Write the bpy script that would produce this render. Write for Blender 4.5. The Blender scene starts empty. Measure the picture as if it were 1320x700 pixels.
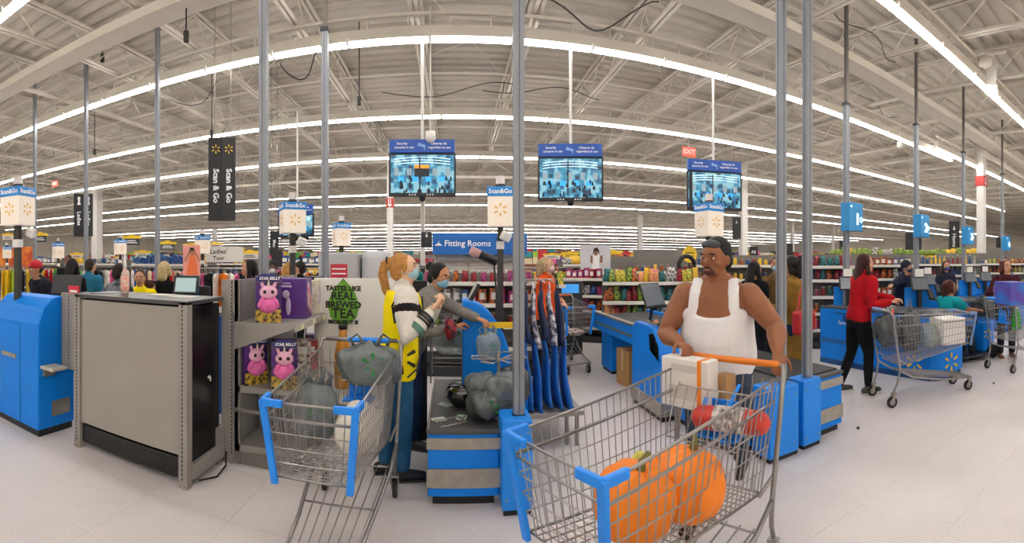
import bpy, math, random
from math import sin, cos, tan, pi, radians, hypot, atan2
from mathutils import Vector as V, Matrix

# ---------------------------------------------------------------- camera, world, exposure
S = bpy.context.scene
COL = S.collection
F, X0, YH, EYE = 582.0, 584.0, 336.0, 1.6          # cylinder radius in px, px of the +Y axis, horizon row, eye height
cd = bpy.data.cameras.new('camera')
cam = bpy.data.objects.new('camera', cd); COL.objects.link(cam)
cam.location = (0, 0, EYE); cam.rotation_euler = (pi/2, 0, 0)
cd.type = 'PANO'; cd.panorama_type = 'CENTRAL_CYLINDRICAL'
cd.central_cylindrical_radius = 1.0
cd.central_cylindrical_range_u_min = (0-X0)/F
cd.central_cylindrical_range_u_max = (1320-X0)/F
cd.central_cylindrical_range_v_min = -(700-YH)/F
cd.central_cylindrical_range_v_max = YH/F
cd.clip_start = 0.05; cd.clip_end = 300
S.camera = cam
w = bpy.data.worlds.new('world'); S.world = w; w.use_nodes = True
w.node_tree.nodes['Background'].inputs[0].default_value = (1.0, .97, .93, 1)
w.node_tree.nodes['Background'].inputs[1].default_value = 0.25
S.view_settings.view_transform = 'Standard'; S.view_settings.look = 'None'
S.view_settings.gamma = 1; S.view_settings.use_curve_mapping = False
S.view_settings.exposure = 0.85
LAMP = 15.0                                         # strength of the fluorescent tubes
try:
    S.cycles.use_denoising = True
    S.cycles.max_bounces = 6; S.cycles.diffuse_bounces = 4; S.cycles.glossy_bounces = 3
    S.cycles.transmission_bounces = 4; S.cycles.transparent_max_bounces = 6
    S.cycles.sample_clamp_indirect = 4
except Exception: pass

# ---------------------------------------------------------------- helpers
rnd = random.Random(7)
def az(px): return (px-X0)/F
def on(px, Y): return Y*tan(az(px))
def zd(py, d): return EYE-(py-YH)/F*d
def pd(px, py, d): a = az(px); return V((d*sin(a), d*cos(a), zd(py, d)))
def pY(px, py, Y): return pd(px, py, Y/cos(az(px)))
def gr(px, py): d = EYE*F/(py-YH); a = az(px); return V((d*sin(a), d*cos(a), 0))
def hd(dx, dy): return atan2(-dx, dy)               # heading whose local +Y points along (dx,dy)
def lin(c):
    if isinstance(c, str): c = [int(c[i:i+2], 16)/255 for i in (0, 2, 4)]
    return tuple(x/12.92 if x <= .04045 else ((x+.055)/1.055)**2.4 for x in c)

MATS = {}
def mat(key, col='888888', rough=.5, metal=0, emit=0, bump=0, bscale=60, var=0, vscale=8, spec=.5, alpha=1, coat=0, trans=0, col2=None):
    if key in MATS: return MATS[key]
    m = bpy.data.materials.new(key); m.use_nodes = True; nt = m.node_tree; N = nt.nodes; L = nt.links
    b = N['Principled BSDF']; c = lin(col)+(1,)
    b.inputs['Base Color'].default_value = c; b.inputs['Roughness'].default_value = rough
    b.inputs['Metallic'].default_value = metal; b.inputs['Specular IOR Level'].default_value = spec
    b.inputs['Coat Weight'].default_value = coat; b.inputs['Alpha'].default_value = alpha
    b.inputs['Transmission Weight'].default_value = trans
    if emit:
        b.inputs['Emission Color'].default_value = c; b.inputs['Emission Strength'].default_value = emit
    if var or bump or col2:
        tc = N.new('ShaderNodeTexCoord')
        nz = N.new('ShaderNodeTexNoise'); nz.inputs['Scale'].default_value = vscale; nz.inputs['Detail'].default_value = 5
        L.new(tc.outputs['Object'], nz.inputs['Vector'])
        if var or col2:
            mx = N.new('ShaderNodeMix'); mx.data_type = 'RGBA'
            d = lin(col2)+(1,) if col2 else tuple(x*(1-var) for x in c[:3])+(1,)
            r = N.new('ShaderNodeValToRGB'); r.color_ramp.elements[0].position = .38; r.color_ramp.elements[1].position = .62
            L.new(nz.outputs['Fac'], r.inputs[0]); L.new(r.outputs[0], mx.inputs[0])
            mx.inputs[6].default_value = c; mx.inputs[7].default_value = d
            L.new(mx.outputs[2], b.inputs['Base Color'])
        if bump:
            n2 = N.new('ShaderNodeTexNoise'); n2.inputs['Scale'].default_value = bscale; n2.inputs['Detail'].default_value = 4
            L.new(tc.outputs['Object'], n2.inputs['Vector'])
            bp = N.new('ShaderNodeBump'); bp.inputs['Strength'].default_value = bump; bp.inputs['Distance'].default_value = .02
            L.new(n2.outputs['Fac'], bp.inputs['Height']); L.new(bp.outputs[0], b.inputs['Normal'])
    MATS[key] = m; return m
def cm(hexcol, kind='plastic'):                     # colour material on demand
    if kind == 'cloth': return mat('cloth_'+hexcol, hexcol, .9, bump=.5, bscale=14, var=.25, vscale=9, spec=.15)
    if kind == 'pack': return mat('pack_'+hexcol, hexcol, .35, vscale=24, col2={0: 'e9e2d4', 1: '2a2430', 2: 'f0c040', 3: 'c83a3a', 4: '3a6fae'}[sum(map(ord, hexcol)) % 5])
    return mat('plastic_'+hexcol, hexcol, .4)

def unit(a): return a.normalized() if a.length > 1e-9 else V((0, 0, 1))
class MB:
    def __init__(s): s.v = []; s.f = []; s.M = None
    def add(s, vs, fs):
        n = len(s.v)
        s.v += [tuple(s.M @ V(p)) if s.M else tuple(p) for p in vs]
        s.f += [tuple(i+n for i in f) for f in fs]; return s
    def box(s, x0, x1, y0, y1, z0, z1):
        return s.add([(x0,y0,z0),(x1,y0,z0),(x1,y1,z0),(x0,y1,z0),(x0,y0,z1),(x1,y0,z1),(x1,y1,z1),(x0,y1,z1)],
                     [(0,3,2,1),(4,5,6,7),(0,1,5,4),(1,2,6,5),(2,3,7,6),(3,0,4,7)])
    def cb(s, c, d, rot=None):
        R = rot or Matrix.Identity(3); c = V(c)
        P = [c + R @ V((a*d[0]/2, b*d[1]/2, e*d[2]/2)) for e in (-1, 1) for a, b in ((-1,-1),(1,-1),(1,1),(-1,1))]
        return s.add(P, [(0,3,2,1),(4,5,6,7),(0,1,5,4),(1,2,6,5),(2,3,7,6),(3,0,4,7)])
    def bar(s, a, b, w, h=None, up=V((0, 0, 1))):     # rectangular bar from a to b
        a = V(a); b = V(b); d = unit(b-a); h = h or w
        x = d.cross(up); x = unit(x) if x.length > 1e-4 else V((1, 0, 0)); z = unit(x.cross(d))
        R = Matrix((x, d, z)).transposed()
        return s.cb((a+b)/2, (w, (b-a).length, h), R)
    def tube(s, pts, r, n=6, cap=True, flat=1.0, fx=None):
        pts = [V(p) for p in pts]; k = len(pts); rs = r if isinstance(r, (list, tuple)) else [r]*k
        vs = []; fs = []; prev = None
        for i, p in enumerate(pts):
            t = unit(pts[min(i+1, k-1)]-pts[max(i-1, 0)])
            if prev is None:
                a = fx or (V((0, 0, 1)) if abs(t.z) < .9 else V((0, 1, 0)))
            else: a = prev
            x = a - t*a.dot(t); x = unit(x) if x.length > 1e-6 else unit(t.orthogonal()); y = t.cross(x); prev = x
            for j in range(n):
                q = 2*pi*j/n; vs.append(p + (x*cos(q)*flat + y*sin(q))*rs[i])
        for i in range(k-1):
            for j in range(n):
                a, b = i*n+j, i*n+(j+1) % n; fs.append((a, b, b+n, a+n))
        if cap: fs.append(tuple(range(n))[::-1]); fs.append(tuple((k-1)*n+j for j in range(n)))
        return s.add(vs, fs)
    def caps(s, pts, rs, n=12, flat=1.0, fx=None):    # tube with round ends
        pts = [V(p) for p in pts]; rs = list(rs) if isinstance(rs, (list, tuple)) else [rs]*len(pts)
        t0 = unit(pts[0]-pts[1]); t1 = unit(pts[-1]-pts[-2])
        A = [pts[0]+t0*rs[0]*sin(q) for q in (1.45, 1.0, .5)]; ra = [rs[0]*cos(q) for q in (1.45, 1.0, .5)]
        B = [pts[-1]+t1*rs[-1]*sin(q) for q in (.5, 1.0, 1.45)]; rb = [rs[-1]*cos(q) for q in (.5, 1.0, 1.45)]
        return s.tube(A+pts+B, ra+rs+rb, n, True, flat, fx)
    def ell(s, c, r, n=16, m=10, rot=None, f=None):
        c = V(c); R = rot or Matrix.Identity(3); vs = []; fs = []
        if not isinstance(r, (list, tuple)): r = (r, r, r)
        for i in range(1, m):
            t = pi*i/m
            for j in range(n):
                q = 2*pi*j/n; p = V((sin(t)*cos(q), sin(t)*sin(q), cos(t)))
                k = f(p) if f else 1.0
                vs.append(c + R @ V((p.x*r[0]*k, p.y*r[1]*k, p.z*r[2]*k)))
        vs += [c + R @ V((0, 0, r[2])), c + R @ V((0, 0, -r[2]))]; T = len(vs)-2
        for i in range(m-2):
            for j in range(n):
                a, b = i*n+j, i*n+(j+1) % n; fs.append((a, a+n, b+n, b))
        for j in range(n):
            fs.append((T, j, (j+1) % n)); fs.append((T+1, (m-2)*n+(j+1) % n, (m-2)*n+j))
        return s.add(vs, fs)
    def loft(s, rings):
        n = len(rings[0]); vs = [p for r in rings for p in r]; fs = []
        for i in range(len(rings)-1):
            for j in range(n):
                a, b = i*n+j, i*n+(j+1) % n; fs.append((a, b, b+n, a+n))
        fs.append(tuple(range(n))[::-1]); fs.append(tuple((len(rings)-1)*n+j for j in range(n)))
        return s.add(vs, fs)
    def lathe(s, prof, c=(0, 0, 0), n=16):
        return s.loft([[(c[0]+r*cos(2*pi*j/n), c[1]+r*sin(2*pi*j/n), c[2]+z) for j in range(n)] for r, z in prof])
    def prism(s, poly, a, b, axis='z'):
        f = {'z': lambda u, v, t: (u, v, t), 'x': lambda u, v, t: (t, u, v), 'y': lambda u, v, t: (u, t, v)}[axis]
        n = len(poly); vs = [f(u, v, a) for u, v in poly]+[f(u, v, b) for u, v in poly]
        fs = [tuple(range(n))[::-1], tuple(range(n, 2*n))]+[(i, (i+1) % n, (i+1) % n+n, i+n) for i in range(n)]
        return s.add(vs, fs)
    def mesh(s, name, m, smooth=False):
        me = bpy.data.meshes.new(name); me.from_pydata(s.v, [], s.f)
        if m: me.materials.append(m)
        me.validate()
        if smooth: me.polygons.foreach_set('use_smooth', [True]*len(me.polygons))
        me.update(); return me
    def build(s, name, m, parent=None, smooth=False, bevel=0, label=None, fix=True, seg=2):
        me = s.mesh(name, m, smooth)
        if fix:
            import bmesh
            bm = bmesh.new(); bm.from_mesh(me); bmesh.ops.recalc_face_normals(bm, faces=bm.faces); bm.to_mesh(me); bm.free()
        o = bpy.data.objects.new(name, me); COL.objects.link(o)
        if parent: o.parent = parent
        if bevel:
            b = o.modifiers.new('b', 'BEVEL'); b.width = bevel; b.segments = seg; b.limit_method = 'ANGLE'; b.angle_limit = radians(40)
        if label: o['label'] = label
        return o
def tag(o, label, cat, group=None, kind=None):
    o['label'] = label; o['category'] = cat
    if group: o['group'] = group
    if kind: o['kind'] = kind
    return o
def thing(name, label, cat, loc=(0, 0, 0), rz=0, group=None, scale=None):
    o = bpy.data.objects.new(name, None); COL.objects.link(o); o.empty_display_size = .1
    o.location = loc; o.rotation_euler = (0, 0, rz)
    if scale: o.scale = scale if isinstance(scale, (tuple, list)) else (scale,)*3
    return tag(o, label, cat, group)
def struct(o, label=None):
    o['kind'] = 'structure'
    if label: o['label'] = label
    return o
def copy_thing(r, loc, rz, label, group=None, scale=None):
    c = r.copy(); COL.objects.link(c); c.location = loc; c.rotation_euler = (0, 0, rz)
    if scale: c.scale = scale if isinstance(scale, (tuple, list)) else (scale,)*3
    c['label'] = label
    if group: c['group'] = group
    elif 'group' in c: del c['group']
    def rec(a, b):
        for ch in list(KIDS(a)):
            d = ch.copy(); COL.objects.link(d); d.parent = b; rec(ch, d)
    rec(r, c); return c
def KIDS(o): return o.children
def rm(x=0, y=0, z=0): return Matrix.Rotation(z, 3, 'Z') @ Matrix.Rotation(y, 3, 'Y') @ Matrix.Rotation(x, 3, 'X')
def text(s, size, m, parent, loc, rot=(pi/2, 0, 0), name='lettering', align='CENTER', bold=0.0, sx=1.0):
    c = bpy.data.curves.new(name, 'FONT'); c.body = s; c.size = size; c.align_x = align; c.align_y = 'CENTER'
    c.extrude = .0008; c.offset = bold; c.materials.append(m); c.resolution_u = 2
    t = bpy.data.objects.new(name, c); me = bpy.data.meshes.new_from_object(t); bpy.data.objects.remove(t); me.materials.clear(); me.materials.append(m)
    o = bpy.data.objects.new(name, me); COL.objects.link(o); o.parent = parent; o.location = loc; o.rotation_euler = rot; o.scale = (sx, 1, 1)
    return o
def spark(size, m, parent, loc, rot=(pi/2, 0, 0), name='spark_emblem', r0=.32):
    b = MB()
    for k in range(6):
        a = pi/2+k*pi/3; d = V((cos(a), sin(a), 0)); e = V((-sin(a), cos(a), 0))
        pts = [d*r0+e*.07, d*.92+e*.13, d*1.0+e*.06, d*1.0-e*.06, d*.92-e*.13, d*r0-e*.07]
        b.prism([(p.x*size, p.y*size) for p in pts], 0, .002)
    o = b.build(name, m, parent); o.location = loc; o.rotation_euler = rot; return o
def remesh(o, vox, it=4, fac=.5):
    r = o.modifiers.new('r', 'REMESH'); r.mode = 'VOXEL'; r.voxel_size = vox; r.use_smooth_shade = True
    s = o.modifiers.new('s', 'SMOOTH'); s.factor = fac; s.iterations = it
    return o

# ---------------------------------------------------------------- materials
BLUE = mat('register_blue', '007fe6', .42, var=.06, vscale=3, spec=.3)
BLUE2 = mat('bumper_blue', '0a86ee', .4)
NAVY = mat('sign_blue', '0a63b8', .45)
CHROME = mat('chrome_wire', '9c9895', .32, .75)
STEEL = mat('brushed_steel', 'aaa59c', .38, .7, var=.15, vscale=12)
POLE = mat('pole_grey', '8b8f96', .45, .2)
SHELF = mat('shelf_grey', '97928d', .5, .05, var=.06, vscale=4)
SHELFD = mat('shelf_grey_dark', '7d7974', .5, .1)
BLACK = mat('black_plastic', '121214', .4)
RUBBER = mat('rubber', '1b1a1a', .7)
DARK = mat('dark_grey', '2b2c30', .5)
WHITE = mat('white_paint', 'ebe8e2', .5)
CREAM = mat('painted_steel', 'ddd5c8', .55, var=.08, vscale=2)
DECK = mat('deck_paint', 'c6beb2', .6, var=.1, vscale=1.5)
YEL = mat('spark_yellow', 'f4c21c', .45)
YELS = mat('spark_yellow_pale', 'e8b64c', .45)
PAPER = mat('lantern_white', 'efe6da', .5)
TXT = mat('white_letter', 'f6f6f6', .5)
TXK = mat('black_letter', '141414', .6)
TUBE = mat('fluorescent', 'fffcf8', .5, emit=LAMP)
GLASS = mat('clear_glass', 'eef4f4', .05, alpha=.25)
CARD = mat('cardboard', 'b58a58', .8, bump=.1, var=.1)
# ================================================================ the building
XL, XR, YB, YF = -46.0, 62.0, -9.0, 150.0
ZD = 6.0                                             # deck height
def floor_mat():
    m = bpy.data.materials.new('floor_vinyl'); m.use_nodes = True; nt = m.node_tree; N = nt.nodes; L = nt.links
    b = N['Principled BSDF']; tc = N.new('ShaderNodeTexCoord'); ge = N.new('ShaderNodeNewGeometry')
    n1 = N.new('ShaderNodeTexNoise'); n1.inputs['Scale'].default_value = 110; n1.inputs['Detail'].default_value = 3
    n2 = N.new('ShaderNodeTexNoise'); n2.inputs['Scale'].default_value = .9; n2.inputs['Detail'].default_value = 4
    for n in (n1, n2): L.new(ge.outputs['Position'], n.inputs['Vector'])
    r = N.new('ShaderNodeValToRGB'); e = r.color_ramp.elements
    e[0].position = .3; e[0].color = lin('ccc3bf')+(1,); e[1].position = .5; e[1].color = lin('e4dedd')+(1,)
    L.new(n1.outputs['Fac'], r.inputs[0])
    mx = N.new('ShaderNodeMix'); mx.data_type = 'RGBA'; mx.blend_type = 'MULTIPLY'; mx.inputs[0].default_value = 1
    r2 = N.new('ShaderNodeValToRGB'); e = r2.color_ramp.elements
    e[0].position = .3; e[0].color = (.84, .83, .82, 1); e[1].position = .65; e[1].color = (1, 1, 1, 1)
    L.new(n2.outputs['Fac'], r2.inputs[0]); L.new(r.outputs[0], mx.inputs[6]); L.new(r2.outputs[0], mx.inputs[7])
    L.new(mx.outputs[2], b.inputs['Base Color'])
    rr = N.new('ShaderNodeMapRange'); rr.inputs[3].default_value = .28; rr.inputs[4].default_value = .5
    L.new(n2.outputs['Fac'], rr.inputs[0]); L.new(rr.outputs[0], b.inputs['Roughness'])
    b.inputs['Specular IOR Level'].default_value = .35
    return m
FLM = floor_mat()
struct(MB().box(XL, XR, YB, YF, -.2, -.004).build('floor', FLM), 'pale speckled vinyl shop floor')
floor = bpy.data.objects['floor']
TS = .61
tile = MB().box(0, TS-.0012, 0, TS-.0012, -.004, 0).mesh('tile', FLM)
for i in range(-7, 11):
    for j in range(1, 12):
        o = bpy.data.objects.new('tile', tile); COL.objects.link(o); o.parent = floor; o.location = (i*TS-.1, j*TS, 0)
for n, a in (('wall_back', (XL, XR, YF, YF+.3, 0, 7)), ('wall_front', (XL, XR, YB-.3, YB, 0, 7)),
             ('wall_left', (XL-.3, XL, YB, YF, 0, 7)), ('wall_right', (XR, XR+.3, YB, YF, 0, 7))):
    struct(MB().box(*a).build(n, mat('wall_paint', 'ddd5c8', .7)), 'white painted shop wall')
# corrugated deck: ribs run along X
b = MB(); vs = []; y = YB; P = .30
prof = []
while y < YF:
    prof += [(y, ZD), (y+.17, ZD), (y+.20, ZD+.06), (y+.27, ZD+.06)]; y += P
vs = [(XL, q, z) for q, z in prof]+[(XR, q, z) for q, z in prof]; n = len(prof)
b.add(vs, [(i, i+1, i+1+n, i+n) for i in range(n-1)])
struct(b.build('ceiling', DECK, fix=False), 'ribbed metal roof deck painted beige')
ceiling = bpy.data.objects['ceiling']
struct(MB().box(XL-.3, XR+.3, YB-.3, YF+.3, ZD+.1, ZD+.2).build('roof_slab', DECK))

# open web joists along Y
def web(b, L, zb, zt, step, r=.011, axis=1, n=4):
    k = int(L/step); 
    for i in range(k):
        a = i*step; m_ = a+step/2; e = a+step
        for p, q in (((a, zt), (m_, zb)), ((m_, zb), (e, zt))):
            A = (0, p[0], p[1]) if axis == 1 else (p[0], 0, p[1]); B = (0, q[0], q[1]) if axis == 1 else (q[0], 0, q[1])
            b.tube([A, B], r, n, cap=False)
    return b
ZB, ZT = 5.3, 5.9
LJ = YF-YB
chb = MB()
for s in (-1, 1):
    for z, h in ((ZB, .035), (ZT, .035)):
        chb.box(s*.042-.030, s*.042+.030, 0, LJ, z-h/2, z+h/2)
        chb.box(s*.018-.004, s*.018+.004, 0, LJ, z-h/2, z+h*1.6)
chm = chb.mesh('chord', CREAM)
wbm = web(MB(), LJ, ZB, ZT, 1.3, .017).mesh('web', CREAM)
nz = MB()
for i in range(int(40/.1)): nz.cb((0, i*.1+5, ZT+.05), (.035, .045, .03))
k = 0
for i in range(-22, 34):
    x = 1.25+1.83*i
    if not (XL < x < XR): continue
    o = bpy.data.objects.new('ceiling_joist', chm); COL.objects.link(o); o.location = (x, YB, 0); struct(o, 'cream open web roof joist')
    c = bpy.data.objects.new('web', wbm); COL.objects.link(c); c.parent = o; c['kind'] = 'stuff'
# bridging rods across the joists
for Y in (5.6, 9.0, 12.6, 19, 24):
    o = MB().box(XL, XR, Y-.015, Y+.015, ZB+.02, ZB+.05).build('ceiling_bridging', CREAM); struct(o, 'thin cream bridging bar across the joists')
# girders along X
def girder(Y, zb, zt, x0, x1, step=1.9, rr=.03):
    o = bpy.data.objects.new('ceiling_girder', MB().box(0, x1-x0, -.08, .08, zb, zb+.09).box(0, x1-x0, -.08, .08, zt-.09, zt).mesh('g', CREAM))
    COL.objects.link(o); o.location = (x0, Y, 0); struct(o, 'cream open web truss girder under the roof')
    m = web(MB(), x1-x0, zb+.04, zt-.04, step, rr, 0).mesh('web', CREAM)
    c = bpy.data.objects.new('web', m); COL.objects.link(c); c.parent = o; c['kind'] = 'stuff'
girder(16.6, 4.62, 5.3, XL, XR); girder(30.5, 4.28, 4.85, XL, XR, 2.4, .055); girder(44, 4.4, 5.2, XL, XR, 2.4); girder(60, 4.4, 5.2, XL, XR, 2.4); girder(90, 4.4, 5.2, XL, XR, 3.0)
girder(5.6, 5.0, 5.3+.55, 13.2, 30, 1.2)
# long flat duct and a square conduit raceway along X
o = MB().box(XL, XR, 5.0, 5.38, 5.10, 5.24).build('ceiling_duct', mat('duct_paint', 'cbc2b4', .55)); struct(o, 'flat cream duct running across the ceiling')
# perforated strut above each lamp row is part of the lamp row builder
# diagonal cross bracing rods between joists
for k, (i, Y) in enumerate([(-3, 6.9), (-1, 6.9), (1, 6.9), (0, 10.6), (-4, 10.6), (3, 10.6), (5, 6.9), (-6, 6.9), (2, 3.6), (-3, 3.6), (6, 10.6), (-8, 8.5)]):
    x = 1.25+1.83*i; o = MB().tube([(x, Y, ZT), (x+1.83, Y+2.6, ZB)], .01, 5).tube([(x+1.83, Y, ZB), (x, Y+2.6, ZT)], .01, 5).build('ceiling_brace', CREAM); struct(o, 'crossed bracing rods between two joists')
# cables looping under the joists
CBL = mat('cable_black', '2a2622', .6)
for i, (px, py, Y, w_) in enumerate([(120, 190, 8, 1.2), (60, 195, 8.5, .8), (273, 175, 9, .8), (390, 78, 5.2, .6), (585, 112, 8.2, 2.6), (700, 115, 8, 2.2), (1120, 45, 4.6, 1.8), (1130, 118, 7, 2), (240, 120, 6.5, 1.4), (770, 6, 4.0, 1.2)]):
    p = pY(px, py, Y); p.z = min(p.z, 5.7)
    b = MB(); b.tube([p+V((w_*(t-.5), .1*sin(t*9+i), .12*sin(t*5+i)-.10*sin(pi*t))) for t in [q/14 for q in range(15)]], .008, 5)
    o = b.build('ceiling_cable', CBL); struct(o, 'dark cable slung under the roof joists')
for (px, py, Y) in ((273, 172, 8.5), (122, 196, 8.5), (132, 75, 6.2), (463, 130, 8), (240, 47, 5.2)):
    p = pY(px, py, Y); p.z = min(p.z, 5.5)
    o = MB().cb(p, (.06, .06, .16)).box(p.x-.01, p.x+.01, p.y-.01, p.y+.01, p.z+.07, ZD+.03).build('wiring_box', CBL, bevel=.008)
    tag(o, 'small black wiring box under the joists '+['above the tall black banner', 'left of the ladies banner', 'above the leftmost banner', 'left of the first monitor', 'near the top lamp row'][[273,122,132,463,240].index(px)], 'electrical box', 'wiring boxes under the joists')

# ---------------------------------------------------------------- lamp rows
ZL = 4.83
def fixture_mesh(Lf):
    h = MB().box(0, Lf, -.055, .055, .03, .19)
    t = MB()
    for s in (-1, 1):
        k = max(1, int(round(Lf/(1.22 if Lf < 20 else 4))))
        for q in range(k): t.tube([(q*Lf/k+.03, s*.034, .0), ((q+1)*Lf/k-.03, s*.034, .0)], .024 if Lf < 5 else (.017 if Lf < 20 else .010), 8)
    e = MB()
    k = max(1, int(round(Lf/(1.22 if Lf < 20 else 4))))
    for q in range(k): e.box(q*Lf/k-.02, q*Lf/k+.02, -.075, .075, -.01, .075)
    r = MB().box(0, Lf, -.03, .03, .36, .41)
    for q in range(int(Lf/.61) if Lf < 20 else 0): r.box(q*.61+.28, q*.61+.30, -.01, .01, .19, .36)
    return h.mesh('housing', CREAM), t.mesh('tube_lamp', TUBE, True), e.mesh('lampholder', WHITE), r.mesh('hanging_strut', CREAM)
NTH = 'first second third fourth fifth sixth seventh eighth ninth tenth eleventh twelfth thirteenth fourteenth fifteenth sixteenth seventeenth eighteenth nineteenth twentieth'.split()+['twenty-'+q for q in 'first second third fourth fifth sixth seventh eighth ninth'.split()]+['thirtieth']
def row(Y, x0, x1, Lf, ms, label, group):
    x = x0
    while x < x1-.1:
        r = thing('ceiling_light', label, 'light', (x, Y, ZL), 0, group)
        k = q_ = int(round((x-x0)/Lf)); r['label'] = label+', '+NTH[k]+' from its left end'
        for m_ in ms:
            c = bpy.data.objects.new(m_.name.split('.')[0], m_); COL.objects.link(c); c.parent = r
            if Lf > 5 and 'holder' in m_.name: c['kind'] = 'stuff'
        x += Lf
M2 = fixture_mesh(2.44); M10 = fixture_mesh(9.76)
ordn = ['first', 'second', 'third', 'fourth', 'fifth', 'sixth']
rows = [(3.24, -8.6, 14.6), (6.6, -17.1+.9, 11.7), (10.15, -21, 26.5), (14.1, -26, 32)]
for i, (Y, a, b_) in enumerate(rows):
    row(Y, a, b_, 2.44, M2, 'white tube light fixture in the %s lamp row' % ordn[i], 'fixtures of the %s lamp row' % ordn[i])
row(6.25, 11.4, 30, 2.44, M2, 'white tube light fixture in the offset row at right', 'fixtures of the offset lamp row')
for i, Y in enumerate([22.0, 26.2, 36.5, 41, 46, 52, 60, 69]):
    row(Y, -40, 56, 9.76, M10, 'thin far lamp run in back row %s' % (['one','two','three','four','five','six','seven','eight','nine','ten','eleven'][i]), 'far lamp row at depth %d' % i)
M36 = fixture_mesh(36)
for i, Y in enumerate([80, 95, 115, 140]):
    row(Y, XL+1, XR-1, 36, M36, 'hair thin far lamp line, back line '+NTH[i], 'most distant lamp lines')
for Y in (-.4, -3.9, -7):
    row(Y, -20, 24, 4.88*2, M10, 'lamp run in the %s row behind the viewer' % {-.4: 'nearest', -3.9: 'middle', -7: 'last'}[Y], 'lamp rows behind the viewer')

# ---------------------------------------------------------------- columns
def column(px, Y, w_, lab, ztop=6.02, sign=None):
    o = MB().box(-w_/2, w_/2, -w_/2, w_/2, 0, ztop).build('column', WHITE, bevel=.01); o.location = (on(px, Y), Y, 0)
    struct(o, lab)
    d = MB().box(-w_/2-.01, w_/2+.01, -w_/2-.01, w_/2+.01, 0, 1.35).build('column_guard', DARK, o)
    if sign:
        z = zd(sign, hypot(on(px, Y), Y))
        s = MB().box(-w_/2-.03, w_/2+.03, -w_/2-.03, w_/2+.03, z-.17, z+.17).build('marker', mat('marker_red', 'c23a34', .5), o)
        MB().box(-.05, -.02, -w_/2-.035, -w_/2-.03, z-.1, z+.14).box(.02, .05, -w_/2-.035, -w_/2-.03, z-.1, z+.14).prism([(-.1, z-.06), (0, z-.16), (.1, z-.06)], -w_/2-.036, -w_/2-.03, 'y').build('arrow', TXT, o)
column(503, 16.4, .22, 'white square column left of the blue sign', sign=262)
column(545, 22, .22, 'slim white column beside the blue sign', 5)
column(958, 16.4, .30, 'white square column behind the third monitor')
column(1021, 30, .30, 'far white column between the two front poles', 5)
column(825, 30, .34, 'white column above the snack shelves', 4.9)
column(1265, 6.1, .26, 'white column with red arrow marker at right', sign=234)
column(125, 16.4, .42, 'white column beside the ladies banner')
column(277, 20, .2, 'white column under the tall black banner', 3.2)
column(1074, 30, .2, 'far slim white column by sign one', 5)

# exit signs and devices under the ceiling
def exit_sign(px, py, Y):
    p = pY(px, py, Y); r = thing('exit_sign', 'red lettered exit sign hanging by its rod near the %s' % ('third monitor' if px > 500 else 'ladies banner'), 'sign', p, 0)
    MB().box(-.17, .17, -.02, .02, -.11, .11).build('housing', mat('exit_red', 'd9523f', .5, emit=.6), r, bevel=.01)
    text('EXIT', .15, TXT, r, (0, -.022, 0), bold=.003); MB().tube([(0, 0, .11), (0, 0, ZD+.03-p.z)], .008).build('rod', CREAM, r)
exit_sign(888, 196, 9); exit_sign(71, 237, 11)
# high bay speaker / camera near the top right
p = pY(1270, 28, 3.1); p.z = 5.15
r = thing('ceiling_speaker', 'round cream ceiling device hanging in the top corner by the bright lamp row', 'speaker', p)
MB().lathe([(.02, .12), (.1, .1), (.13, .03), (.13, -.03), (.09, -.06), (.01, -.065)], n=20).build('body', CREAM, r, True)
MB().box(-.02, .02, -.4, .4, .12, .15).box(-.012, .012, -.012, .012, .1, .2).build('bracket', CREAM, r)
r = thing('ceiling_duct_end', 'white rectangular duct piece hanging in the top right corner', 'duct', (p.x+.55, p.y+.1, 4.9), .35)
MB().box(-.25, .25, -.1, .1, 0, .35).build('duct', WHITE, r, bevel=.01)
MB().box(-.27, .27, -.12, .12, .35, .38).box(-.27, .27, -.12, .12, -.03, 0).build('flange', CREAM, r)
for (px, py, Y, lab) in ((555, 178, 6.5, 'beside the first monitor pole'), (1160, 188, 6.5, 'at the end of the lamp row')):
    p = pY(px, py, Y)
    r = thing('dome_camera', 'small white dome camera '+lab, 'camera', p)
    MB().lathe([(.01, .1), (.07, .09), (.075, 0), (.06, -.05), (.01, -.08)], n=16).build('dome', WHITE, r, True)
    MB().tube([(0, 0, .09), (0, 0, ZD+.03-p.z)], .01).build('stem', CREAM, r)
# ================================================================ poles, checkout lanes, kiosks, end units
def pole(px, Y, lab, z0=.58, z1=6.03, w_=.07, thin=None):
    r = thing('utility_pole', lab, 'pole', (on(px, Y), Y, 0), 0)
    zt = thin or z1
    MB().box(-w_/2, w_/2, -w_/2, w_/2, z0, zt).build('shaft', POLE, r, bevel=.006)
    b = MB()
    b.box(-w_/2-.002, -w_/2+.002, -.006, .006, z0, zt).box(-.004, .004, -w_/2-.002, -w_/2+.001, z0, zt)
    b.build('groove', mat('pole_groove', '63676d', .5, .2), r)
    if thin: MB().box(-w_*.3, w_*.3, -w_*.3, w_*.3, zt, z1).build('inner_shaft', mat('pole_dark', '6a655f', .5, .4), r); MB().cb((0, 0, zt), (w_*1.25, w_*1.25, .05)).build('collar', DARK, r, bevel=.004)
    if z0 > .1: MB().box(-w_/2-.012, w_/2+.012, -w_/2-.012, w_/2+.012, 0, z0).build('base_box', BLUE2, r, bevel=.006)
    return r
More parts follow.
